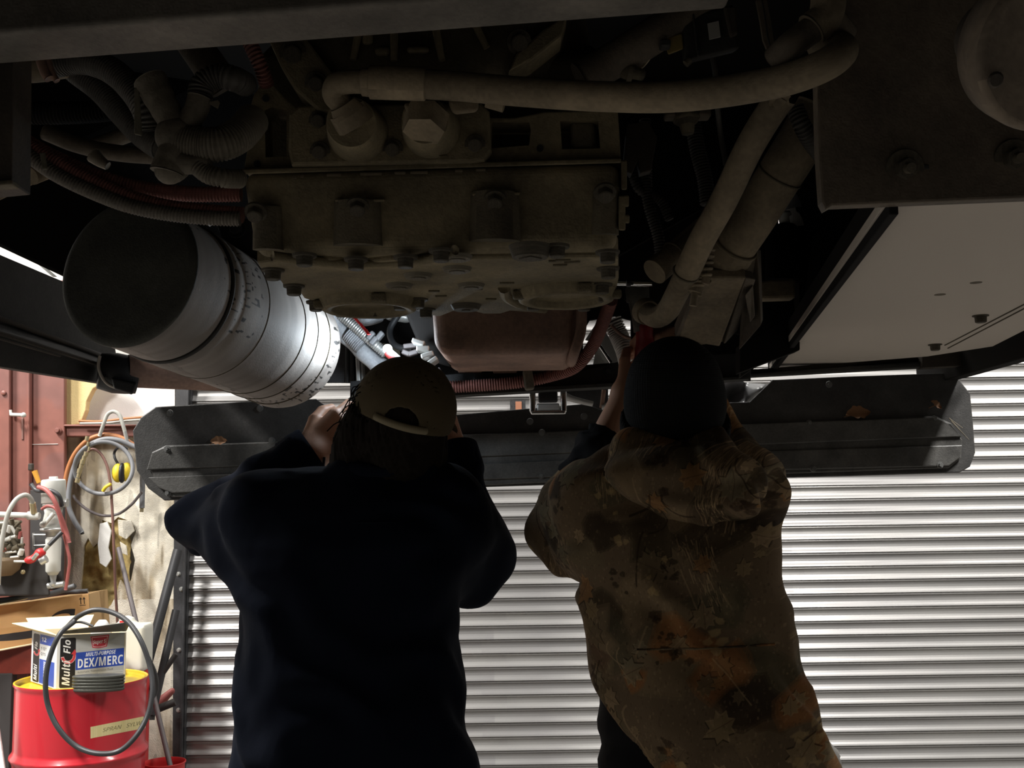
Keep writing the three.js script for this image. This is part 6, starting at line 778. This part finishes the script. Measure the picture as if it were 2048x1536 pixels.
function person(o) {
  const t = thing('person', o.label, 'person');
  const nk = o.neck, limbs = [];
  const torsoRows = o.torso; // inner body follows the clothes 25 mm inside
  const inner = column(torsoRows.map((r) => [r[0], r[1], r[2] - 0.035, r[3], r[4] - 0.03]));
  const arms = []; for (const a of o.arms) arms.push(cap(a.s, a.e, 0.047, 0.04), cap(a.e, a.w, 0.04, 0.0275)), limbs.push(a);
  const legs = []; for (const l of o.legs) legs.push(cap(l.hip, l.knee, 0.075, 0.055), cap(l.knee, l.ankle, 0.052, 0.036), cap(l.ankle, l.toe, 0.036, 0.03));
  const bodyF = union([inner, ...arms, ...legs, cap(nk, o.head.c.clone().lerp(nk, 0.35), 0.058, 0.055)], 0.04);
  const lo = V(1e3, 1e3, 1e3), hi = V(-1e3, -1e3, -1e3); for (const v of [...o.arms.flatMap((a) => [a.s, a.e, a.w]), ...o.legs.flatMap((l) => [l.hip, l.knee, l.ankle, l.toe]), nk, V(torsoRows[0][1] - 0.25, torsoRows[0][0], torsoRows[0][3] + 0.2), V(torsoRows[0][1] + 0.25, torsoRows[0][0], torsoRows[0][3] - 0.2)]) { lo.min(v); hi.max(v); } lo.addScalar(-0.09); hi.addScalar(0.09); lo.y = Math.max(lo.y, -0.02);
  const geos = [nets(bodyF, lo, hi, 0.014)];
  const hf = headSdf(o.head.c, o.head.q, o.head.s); geos.push(nets((x, y, z) => smin(hf(x, y, z), bodyF(x, y, z) , 0.02), o.head.c.clone().addScalar(-0.16), o.head.c.clone().addScalar(0.16), 0.0045));
  for (const a of o.arms) { const h = hand(a.w, a.k, a.n, a.side, a.curls, 0.02, a.s_ ?? 1), fore = cap(a.e, a.w, 0.04, 0.027 * (a.s_ ?? 1)), F = (x, y, z) => smin(h(x, y, z), fore(x, y, z), 0.025); geos.push(nets(F, h.lo, h.hi, 0.0035)); }
  part(t, 'body', merge(geos.map((g) => g)), M.skin);
  // legs: trousers and boots
  const tr = union([...o.legs.flatMap((l) => [cap(l.hip, l.knee, 0.108, 0.078), cap(l.knee, l.ankle.clone().add(V(0, 0.02, 0)), 0.078, 0.066)]), column(o.waist)], 0.05);
  const l0 = lo.clone(), h0 = hi.clone(); h0.y = o.waist[o.waist.length - 1][0] + 0.05; l0.x -= 0.05; h0.x += 0.05; part(t, 'trousers', nets((x, y, z) => tr(x, y, z) + folds(x, y, z, 0.008), l0, h0, 0.014), o.trousers);
  for (const l of o.legs) { const bf = union([cap(l.ankle.clone().add(V(0, 0.1, 0)), l.ankle, 0.062, 0.058), cap(l.ankle.clone().add(V(0, -0.03, 0.02)), l.toe, 0.05, 0.045)], 0.03); part(t, 'boot', nets((x, y, z) => Math.max(bf(x, y, z), 0.005 - y), l.ankle.clone().min(l.toe).addScalar(-0.11), l.ankle.clone().max(l.toe).add(V(0.11, 0.2, 0.11)), 0.01), M.boot); }
  return t;
}
const xy = (px, py, d) => p(px, py, d);
{ // left worker: navy shirt, cap worn backwards
  const d = 2.1, yOf = (py) => p(705, py, d).y, xOf = (px) => p(px, 1200, d).x;
  const row = (py, x0, x1, dz, hz) => [yOf(py), xOf((x0 + x1) / 2), (x1 - x0) / 2 * mpp(d), -d + dz, hz];
  const torso = [row(1640, 486, 950, 0, 0.145), row(1536, 478, 944, 0, 0.142), row(1400, 481, 922, 0, 0.135), row(1280, 486, 908, -0.01, 0.132), row(1180, 474, 925, -0.015, 0.138), row(1090, 462, 945, -0.02, 0.142), row(1020, 470, 940, -0.025, 0.125), row(975, 500, 915, -0.03, 0.1), row(948, 570, 860, -0.035, 0.078)];
  const neck = xy(768, 948, 2.13), hc = xy(803, 842, 2.12), hq = frame(V(0.30, 0.82, 0.40), V(0.02, -0.35, 1));
  const arms = [
    { s: xy(520, 1030, 2.12), e: xy(412, 1046, 2.28), w: xy(618, 908, 2.32), k: xy(690, 848, 2.36), n: V(0.2, 0.3, -1), side: 1, s_: 1.22, curls: [0.6, 0.6, 0.65, 0.7] },
    { s: xy(890, 1015, 2.12), e: xy(958, 1110, 2.27), w: xy(912, 905, 2.36), k: xy(888, 822, 2.36), n: V(-0.8, 0.1, -0.3), side: 1, curls: [0.9, 0.95, 1, 1] }];
  const X = torso[0][1], fy = 0.075, legs = [[-0.12, -0.02], [0.12, 0.05]].map(([dx, dz]) => ({ hip: V(X + dx * 0.8, yOf(1650), -d), knee: V(X + dx, 0.5, -d - 0.02 + dz), ankle: V(X + dx * 1.1, fy, -d + 0.02 + dz), toe: V(X + dx * 1.3, 0.045, -d - 0.17 + dz) }));
  const t = person({ label: 'person in a navy work shirt and backwards tan cap, reaching up under the bus', neck, head: { c: hc, q: hq, s: 1 }, torso, arms, legs, trousers: M.trousers, waist: [[torso[0][0] - 0.12, X, 0.17, -d, 0.12], [torso[0][0] + 0.06, X, 0.185, -d, 0.125]] });
  // shirt
  const col = column(torso), A = arms[0], B = arms[1];
  const sl = union([cap(A.s, A.e, 0.085, 0.052), cap(xy(490, 1110, 2.14), xy(372, 1050, 2.25), 0.062, 0.03), cap(A.e, A.w.clone().lerp(A.e, 0.02), 0.066, 0.056), cap(A.s.clone().add(V(0.02, -0.06, 0)), A.e.clone().add(V(0.05, -0.03, 0)), 0.08, 0.045), cap(xy(410, 1044, 2.27), xy(350, 1037, 2.25), 0.045, 0.012)], 0.03), sr = union([cap(B.s, B.e, 0.08, 0.066), cap(B.e, B.w.clone().lerp(B.e, 0.02), 0.062, 0.047), cap(B.s.clone().add(V(0.0, -0.06, 0)), xy(932, 1178, 2.24), 0.07, 0.046), cap(B.s, xy(968, 1040, 2.24), 0.07, 0.036)], 0.04);
  const cutL = (v) => v, plane = (o, n) => (x, y, z) => (x - o.x) * n.x + (y - o.y) * n.y + (z - o.z) * n.z;
  const cl = plane(A.w.clone().lerp(A.e, 0.02), A.w.clone().sub(A.e).normalize()), cr = plane(B.w.clone().lerp(B.e, 0.03), B.w.clone().sub(B.e).normalize());
  const collar = union([cap(xy(690, 950, 2.08), xy(850, 950, 2.08), 0.032, 0.03), cap(xy(690, 950, 2.08), xy(700, 955, 2.2), 0.03, 0.03)], 0.03);
  const shoulders = union([cap(A.s.clone().add(V(0.02, 0.0, 0)), neck.clone().add(V(-0.05, -0.035, 0.01)), 0.072, 0.045), cap(B.s.clone().add(V(-0.01, 0.0, 0)), neck.clone().add(V(0.05, -0.035, 0.01)), 0.072, 0.045)], 0.03);
  const f = (x, y, z) => { const a = Math.max(sl(x, y, z), cl(x, y, z)), b = Math.max(sr(x, y, z), cr(x, y, z)); return smin(smin(smin(smin(col(x, y, z), shoulders(x, y, z), 0.06), a, 0.035), b, 0.035), collar(x, y, z), 0.02) + folds(x, y, z, 0.011); };
  part(t, 'shirt', nets(f, V(xOf(200), yOf(1600), -2.5), V(xOf(1090), yOf(860), -1.86), 0.0085), M.navy);
  part(t, 'collar', sweep(arc(16, (s) => { const a = Math.PI * (0.02 + 0.96 * s); return xy(762 - 92 * Math.cos(a), 936 + 6 * Math.sin(a * 1), 2.13 - 0.085 * Math.sin(a)); }), (s) => 0.017 + 0.004 * Math.sin(s * 9), 50, 12), M.navy);
  part(t, 'yoke_seam', sweep(arc(14, (s) => { const x = lerp(535, 905, s), q = xy(x, 1036 + 10 * Math.sin(s * 3.14), 1.98); return q; }).map((q) => { let z = q.z + 0.12; for (let i = 0; i < 60 && f(q.x, q.y, z) > 0; i++) z -= 0.004; q.z = z; return q; }), 0.0022, 50, 6), M.navy);
  for (const a of arms) { const ax = a.w.clone().sub(a.e).normalize(), r = a === A ? 0.058 : 0.05; part(t, 'cuff', along(new THREE.LatheGeometry([[r - 0.012, 0.045], [r, 0.045], [r + 0.002, 0.02], [r + 0.001, -0.012], [r - 0.006, -0.02]].map((v) => new THREE.Vector2(...v)), 36), a.w.clone().addScaledVector(ax, -0.034), ax), M.navy); }
  // hair: long and dark over neck and sides
  const L = (x, y, z) => V(x, y, z).applyQuaternion(hq).add(hc);
  const hairF = union([ell(L(0, 0.03, 0.014), 0.0865, 0.087, 0.091, hq), ell(L(0, -0.015, 0.03), 0.088, 0.092, 0.088, hq), cap(L(-0.06, -0.03, 0.05), L(-0.07, -0.15, 0.06), 0.045, 0.034), cap(L(0.03, -0.06, 0.06), L(0.05, -0.175, 0.06), 0.05, 0.035), cap(L(0.02, -0.05, 0.06), L(0.0, -0.16, 0.075), 0.058, 0.042), cap(L(0.06, -0.04, 0.05), L(0.062, -0.145, 0.05), 0.042, 0.036), ell(L(-0.078, -0.05, 0.03), 0.034, 0.062, 0.05, hq)], 0.03);
  const up = V(0, 1, 0).applyQuaternion(hq);
  part(t, 'hair', nets((x, y, z) => hairF(x, y, z) + 0.006 * (fbm(x * 70, y * 14, z * 70, 3) - 0.5) * 2 + 0.0025 * Math.sin((x * 1.0 + z) * 420 + 4 * vnoise(x * 20, y * 20, z * 20)), hc.clone().add(V(-0.17, -0.24, -0.14)), hc.clone().add(V(0.17, 0.12, 0.17)), 0.0045), M.hair);
  { const st = []; for (let i = 0; i < 60; i++) { const s = L(-0.09 + rr(-0.005, 0.02), rr(-0.02, 0.06), rr(-0.01, 0.05)), e = s.clone().add(V(rr(-0.045, 0.0), rr(-0.05, -0.015), rr(-0.01, 0.03))); st.push(sweep([s, s.clone().lerp(e, 0.5).add(V(-0.006, 0.006, 0)), e], 0.0011, 6, 4)); } part(t, 'stray_hair', merge(st), M.hair); }
  // cap
  const R = [0.101, 0.1, 0.107], dome = ell(L(0, 0.032, 0.008), ...R, hq), inr = ell(L(0, 0.032, 0.008), R[0] - 0.006, R[1] - 0.006, R[2] - 0.006, hq), iq = hq.clone().invert(), v = V(0, 0, 0);
  const capF = (x, y, z) => { v.set(x, y, z).sub(hc).applyQuaternion(iq); const lx = v.x, ly = v.y, lz = v.z; let q = Math.max(dome(x, y, z), -inr(x, y, z), 0.006 - ly + 0.02 * Math.max(0, lz / 0.1)); q = Math.max(q, -(lz > 0 ? Math.hypot(lx / 1.15, Math.max(0, ly - 0.042) * 1.0) - 0.028 + (ly < 0.042 ? 1 : 0) : 1)); return q; };
  const cp = part(t, 'cap', nets(capF, hc.clone().addScalar(-0.16), hc.clone().addScalar(0.17), 0.0038), M.cap);
  part(cp, 'strap', sweep(arc(20, (s) => { const a = lerp(-0.52, 0.52, s); return L(0.1005 * Math.sin(a), 0.033 + 0.004 * Math.cos(a), 0.008 + 0.1075 * Math.cos(a)); }), 0.0075, 40, 8), M.strap, 'pale adjustment strap');
  part(cp, 'button', new THREE.SphereGeometry(0.009, 16, 10).translate(...L(0, 0.131, 0.008).toArray()), M.cap); for (let k = 0; k < 3; k++) part(cp, 'seam', sweep(arc(16, (s) => { const a = lerp(k === 1 ? 0.62 : 0.1, 3.04, s), th = k * Math.PI / 3 + 0.5236; return L(0.0995 * Math.cos(a) * Math.cos(th), 0.032 + 0.1005 * Math.sin(a), 0.008 + 0.1055 * Math.cos(a) * Math.sin(th)); }), 0.0012, 40, 5), M.cap);
  const br = []; { const n = 16, pos = [], idx = []; for (let s of [0, 1]) for (let i = 0; i <= n; i++) for (let j = 0; j <= 6; j++) { const a = lerp(-1.05, 1.05, i / n), r = 0.1 + 0.068 * (j / 6) * Math.cos(a * 0.9), q = L(Math.sin(a) * r * 0.97, 0.018 - 0.02 * (j / 6) - 0.02 * Math.sin(a) ** 2 - s * 0.004, -Math.cos(a) * r); pos.push(q.x, q.y, q.z); } const o2 = (n + 1) * 7; for (let s = 0; s < 2; s++) for (let i = 0; i < n; i++) for (let j = 0; j < 6; j++) { const a = s * o2 + i * 7 + j; s ? idx.push(a, a + 1, a + 7, a + 1, a + 8, a + 7) : idx.push(a, a + 7, a + 1, a + 1, a + 7, a + 8); } const g = new THREE.BufferGeometry(); g.setAttribute('position', new THREE.Float32BufferAttribute(pos, 3)); g.setIndex(idx); g.computeVertexNormals(); part(cp, 'brim', g, M.cap); }
  const tie = thing('cord_end', 'short black cord end hanging beside the left worker’s hand', 'cord'); part(tie, 'cord', sweep([xy(649, 914, 2.3), xy(647, 930, 2.3), xy(645, 948, 2.3)], 0.0032, 16, 8), M.blackPlastic);
}
{ // right worker: camouflage hoodie, black beanie
  const d = 2.0, yOf = (py) => p(1365, py, d).y, xOf = (px) => p(px, 1200, d).x;
  const row = (py, x0, x1, dz, hz) => [yOf(py), xOf((x0 + x1) / 2), (x1 - x0) / 2 * mpp(d), -d + dz, hz];
  const torso = [row(1660, 1235, 1680, 0.01, 0.15), row(1536, 1240, 1650, 0.01, 0.15), row(1440, 1208, 1618, 0.01, 0.15), row(1340, 1184, 1590, 0.0, 0.145), row(1240, 1170, 1572, -0.005, 0.142), row(1150, 1160, 1568, -0.01, 0.142), row(1060, 1150, 1570, -0.015, 0.14), row(990, 1160, 1562, -0.02, 0.125), row(940, 1200, 1530, -0.025, 0.1), row(905, 1265, 1470, -0.03, 0.08)];
  const neck = xy(1352, 905, 2.03), hc = xy(1347, 812, 2.03), hq = frame(V(-0.02, 0.86, 0.36), V(0.0, -0.36, 1));
  const arms = [
    { s: xy(1195, 1000, 2.03), e: xy(1128, 1050, 2.2), w: xy(1250, 790, 2.33), k: xy(1302, 738, 2.37), n: V(0.2, 0.5, -0.8), side: 1, curls: [1.05, 1.1, 1.1, 1.1] },
    { s: xy(1505, 990, 2.03), e: xy(1468, 915, 2.3), w: xy(1372, 716, 2.36), k: xy(1326, 668, 2.37), n: V(-0.55, -0.2, -0.6), side: 1, curls: [0.9, 1.0, 1.05, 1.05] }];
  const X = torso[0][1], legs = [[-0.13, -0.02], [0.13, 0.06]].map(([dx, dz]) => ({ hip: V(X + dx * 0.8 - 0.02, yOf(1680), -d), knee: V(X + dx, 0.5, -d - 0.02 + dz), ankle: V(X + dx * 1.1, 0.075, -d + 0.02 + dz), toe: V(X + dx * 1.3, 0.045, -d - 0.17 + dz) }));
  const t = person({ label: 'person in a camouflage hoodie and black beanie, holding a red tool up under the bus', neck, head: { c: hc, q: hq, s: 1 }, torso, arms, legs, trousers: M.blackCloth, waist: [[torso[0][0] - 0.14, X - 0.02, 0.2, -d, 0.14], [torso[0][0], xOf(1415), 0.205, -d, 0.145], [yOf(1536), xOf(1402), 0.19, -d, 0.14], [yOf(1370), xOf(1385), 0.175, -d, 0.125]] });
  const col = column(torso), A = arms[0], B = arms[1], ew = A.e.clone().lerp(A.w, 0.36);
  const plane = (o, n) => (x, y, z) => (x - o.x) * n.x + (y - o.y) * n.y + (z - o.z) * n.z;
  const sl = union([cap(A.s, A.e, 0.082, 0.066), cap(A.e, ew, 0.066, 0.056), cap(A.s.clone().add(V(0, -0.05, 0.01)), xy(1158, 1120, 2.16), 0.07, 0.045), ell(xy(1124, 1050, 2.14), 0.035, 0.06, 0.04)], 0.05), sr = union([cap(B.s, B.e, 0.062, 0.056), cap(B.e, B.e.clone().lerp(B.w, 0.85), 0.054, 0.042)], 0.04);
  const cl = plane(ew, A.w.clone().sub(A.e).normalize()), cr = plane(B.e.clone().lerp(B.w, 0.85), B.w.clone().sub(B.e).normalize());
  const shoulders = union([cap(A.s.clone().add(V(0.02, 0.01, 0)), neck.clone().add(V(-0.06, -0.03, 0.0)), 0.07, 0.05), cap(B.s.clone().add(V(-0.02, 0.02, 0)), neck.clone().add(V(0.06, -0.03, 0.0)), 0.07, 0.05)], 0.03);
  const hem = (x, y, z) => { // hem rises to the left, dips to the right
    return (yOf(1400) - 0.0 - (x - xOf(1200)) * 1.25) - y; };
  const f = (x, y, z) => { const a = Math.max(sl(x, y, z), cl(x, y, z)), b = Math.max(sr(x, y, z), cr(x, y, z)); return smin(smin(smin(col(x, y, z), shoulders(x, y, z), 0.06), a, 0.04), b, 0.04) + folds(x, y, z, 0.012); };
  const hd = part(t, 'hoodie', nets((x, y, z) => Math.max(f(x, y, z), x < xOf(1330) ? hem(x, y, z) : -1), V(xOf(990), yOf(1600), -2.5), V(xOf(1720), yOf(690), -1.72), 0.0085), M.camo);
  // folded-down hood on the back, draw rim at the neck
  const hood = union([ell(xy(1380, 968, 1.9), 0.118, 0.066, 0.06), ell(xy(1440, 975, 1.88), 0.066, 0.058, 0.05), ell(xy(1300, 950, 1.92), 0.075, 0.05, 0.055), cap(xy(1268, 905, 1.97), xy(1430, 900, 1.97), 0.042, 0.042), ell(xy(1405, 1000, 1.87), 0.072, 0.035, 0.04)], 0.035);
  part(hd, 'hood', nets((x, y, z) => hood(x, y, z) + folds(x * 1.2, y * 1.5, z, 0.013), V(xOf(1200), yOf(1075), -2.12), V(xOf(1540), yOf(850), -1.78), 0.006), M.camo);
  part(hd, 'hood_rim', sweep(arc(16, (s) => xy(lerp(1262, 1442, s), 884 - 10 * Math.sin(s * 3.14) + 16 * (s - 0.5) ** 2 * 4, 1.985 - 0.055 * Math.sin(s * 3.14) + 0.02)), (s) => 0.014 + 0.002 * Math.sin(s * 14), 50, 12), M.camo);
  part(hd, 'back_seam', sweep(arc(20, (s) => { const q = xy(lerp(1270, 1545, s), 1294 - 8 * s, 1.9); let z = q.z + 0.2; for (let i = 0; i < 120 && f(q.x, q.y, z) > 0; i++) z -= 0.003; q.z = z + 0.0005; return q; }), 0.0024, 60, 6), M.camo);
  // black inner sleeve at the left wrist, white undershirt at the hem, dark jacket showing below the hem
  const ax = A.w.clone().sub(A.e).normalize(), c0 = A.e.clone().lerp(A.w, 0.3), c1 = A.e.clone().lerp(A.w, 0.66);
  const isl = cap(c0, c1, 0.06, 0.05), ic = plane(A.e.clone().lerp(A.w, 0.64), ax); part(t, 'inner_sleeve', nets((x, y, z) => Math.max(isl(x, y, z), ic(x, y, z)) + folds(x * 2, y * 2, z * 2, 0.012), c0.clone().min(c1).addScalar(-0.09), c0.clone().max(c1).addScalar(0.09), 0.006), M.blackCloth);
  const us = cap(xy(1655, 1560, 2.02), xy(1640, 1500, 2.0), 0.045, 0.03); part(t, 'undershirt', nets((x, y, z) => us(x, y, z) + folds(x, y, z, 0.01), xy(1590, 1640, 2.14), xy(1720, 1440, 1.86), 0.007), M.shirtWhite);
  // beanie with turned-up cuff
  const L = (x, y, z) => V(x, y, z).applyQuaternion(hq).add(hc), iq = hq.clone().invert(), v = V(0, 0, 0);
  const domeB = union([ell(L(0, 0.036, 0.012), 0.091, 0.1, 0.1, hq), ell(L(0, 0.0, 0.018), 0.0935, 0.08, 0.102, hq)], 0.02);
  const capCut = (x, y, z) => { v.set(x, y, z).sub(hc).applyQuaternion(iq); return -0.055 - v.y - 0.18 * Math.min(0, v.z); };
  const be = part(t, 'beanie', nets((x, y, z) => Math.max(domeB(x, y, z), capCut(x, y, z)) + 0.0005 * Math.sin(Math.atan2(x - hc.x, z - hc.z) * 90), hc.clone().addScalar(-0.17), hc.clone().addScalar(0.18), 0.0045), M.knit);
  const cuff = ell(L(0, -0.03, 0.02), 0.1035, 0.1, 0.111, hq); part(be, 'cuff', nets((x, y, z) => { const c = cuff(x, y, z); v.set(x, y, z).sub(hc).applyQuaternion(iq); return Math.max(c, v.y + 0.012 + 0.02 * (v.z / 0.1), -0.072 - v.y) + 0.0005 * Math.sin(Math.atan2(x - hc.x, z - hc.z) * 90); }, hc.clone().addScalar(-0.17), hc.clone().addScalar(0.17), 0.0045), M.knit);
  const hr = union([cap(L(-0.05, -0.06, 0.06), L(-0.04, -0.1, 0.05), 0.03, 0.03), cap(L(0.05, -0.06, 0.06), L(0.04, -0.1, 0.05), 0.03, 0.03)], 0.03); part(t, 'hair', nets(hr, hc.clone().add(V(-0.14, -0.2, -0.06)), hc.clone().add(V(0.14, 0.02, 0.16)), 0.006), M.hair);
  // the tool: grey tapered nose, red grip
  const tl = thing('hand_tool', 'grey and red power tool held upright above the beanie by the right worker', 'tool');
  part(tl, 'nose', uvb(lathe(p(1280, 664, 2.34), p(1274, 574, 2.34), [[0, 0], [0, 0.014], [0.3, 0.016], [0.66, 0.021], [0.68, 0.0255], [0.98, 0.0265], [1, 0.022], [1, 0]], 28)), M.greyTool); part(tl, 'grip', uvb(nets(union([cap(p(1288, 656, 2.34), p(1292, 700, 2.35), 0.019, 0.021), cap(p(1292, 700, 2.35), p(1276, 742, 2.36), 0.021, 0.016)], 0.012), p(1250, 770, 2.36).add(V(0, 0, -0.04)), p(1330, 630, 2.36).add(V(0, 0, 0.05)), 0.005)), M.redTool, 'dark red grip'); part(tl, 'hose_tail', sweep([p(1272, 738, 2.36), p(1266, 752, 2.36), p(1264, 775, 2.4)], 0.004, 14, 8), M.blackPlastic); part(tl, 'fitting', along(new THREE.CylinderGeometry(0.006, 0.006, 0.012, 10), p(1267, 734, 2.35), V(0, 1, 0)), M.brass);
}

// ------------------------------------------------------------------ every thing stands on its own base point
for (const o of scene.children) {
  if (o.isLight || o.userData.kind === 'structure' && o.isMesh) continue;
  if (!o.isGroup && !o.isMesh || o.position.lengthSq() > 0) continue;
  if (o.name === 'door_1') continue;
  const bx = new THREE.Box3().setFromObject(o); if (bx.isEmpty()) continue;
  const b = V((bx.min.x + bx.max.x) / 2, bx.min.y, (bx.min.z + bx.max.z) / 2);
  o.position.copy(b);
  if (o.isMesh) o.geometry.translate(-b.x, -b.y, -b.z); else for (const c of o.children) { c.position.x -= b.x; c.position.y -= b.y; c.position.z -= b.z; }
}
renderer.render(scene, camera);
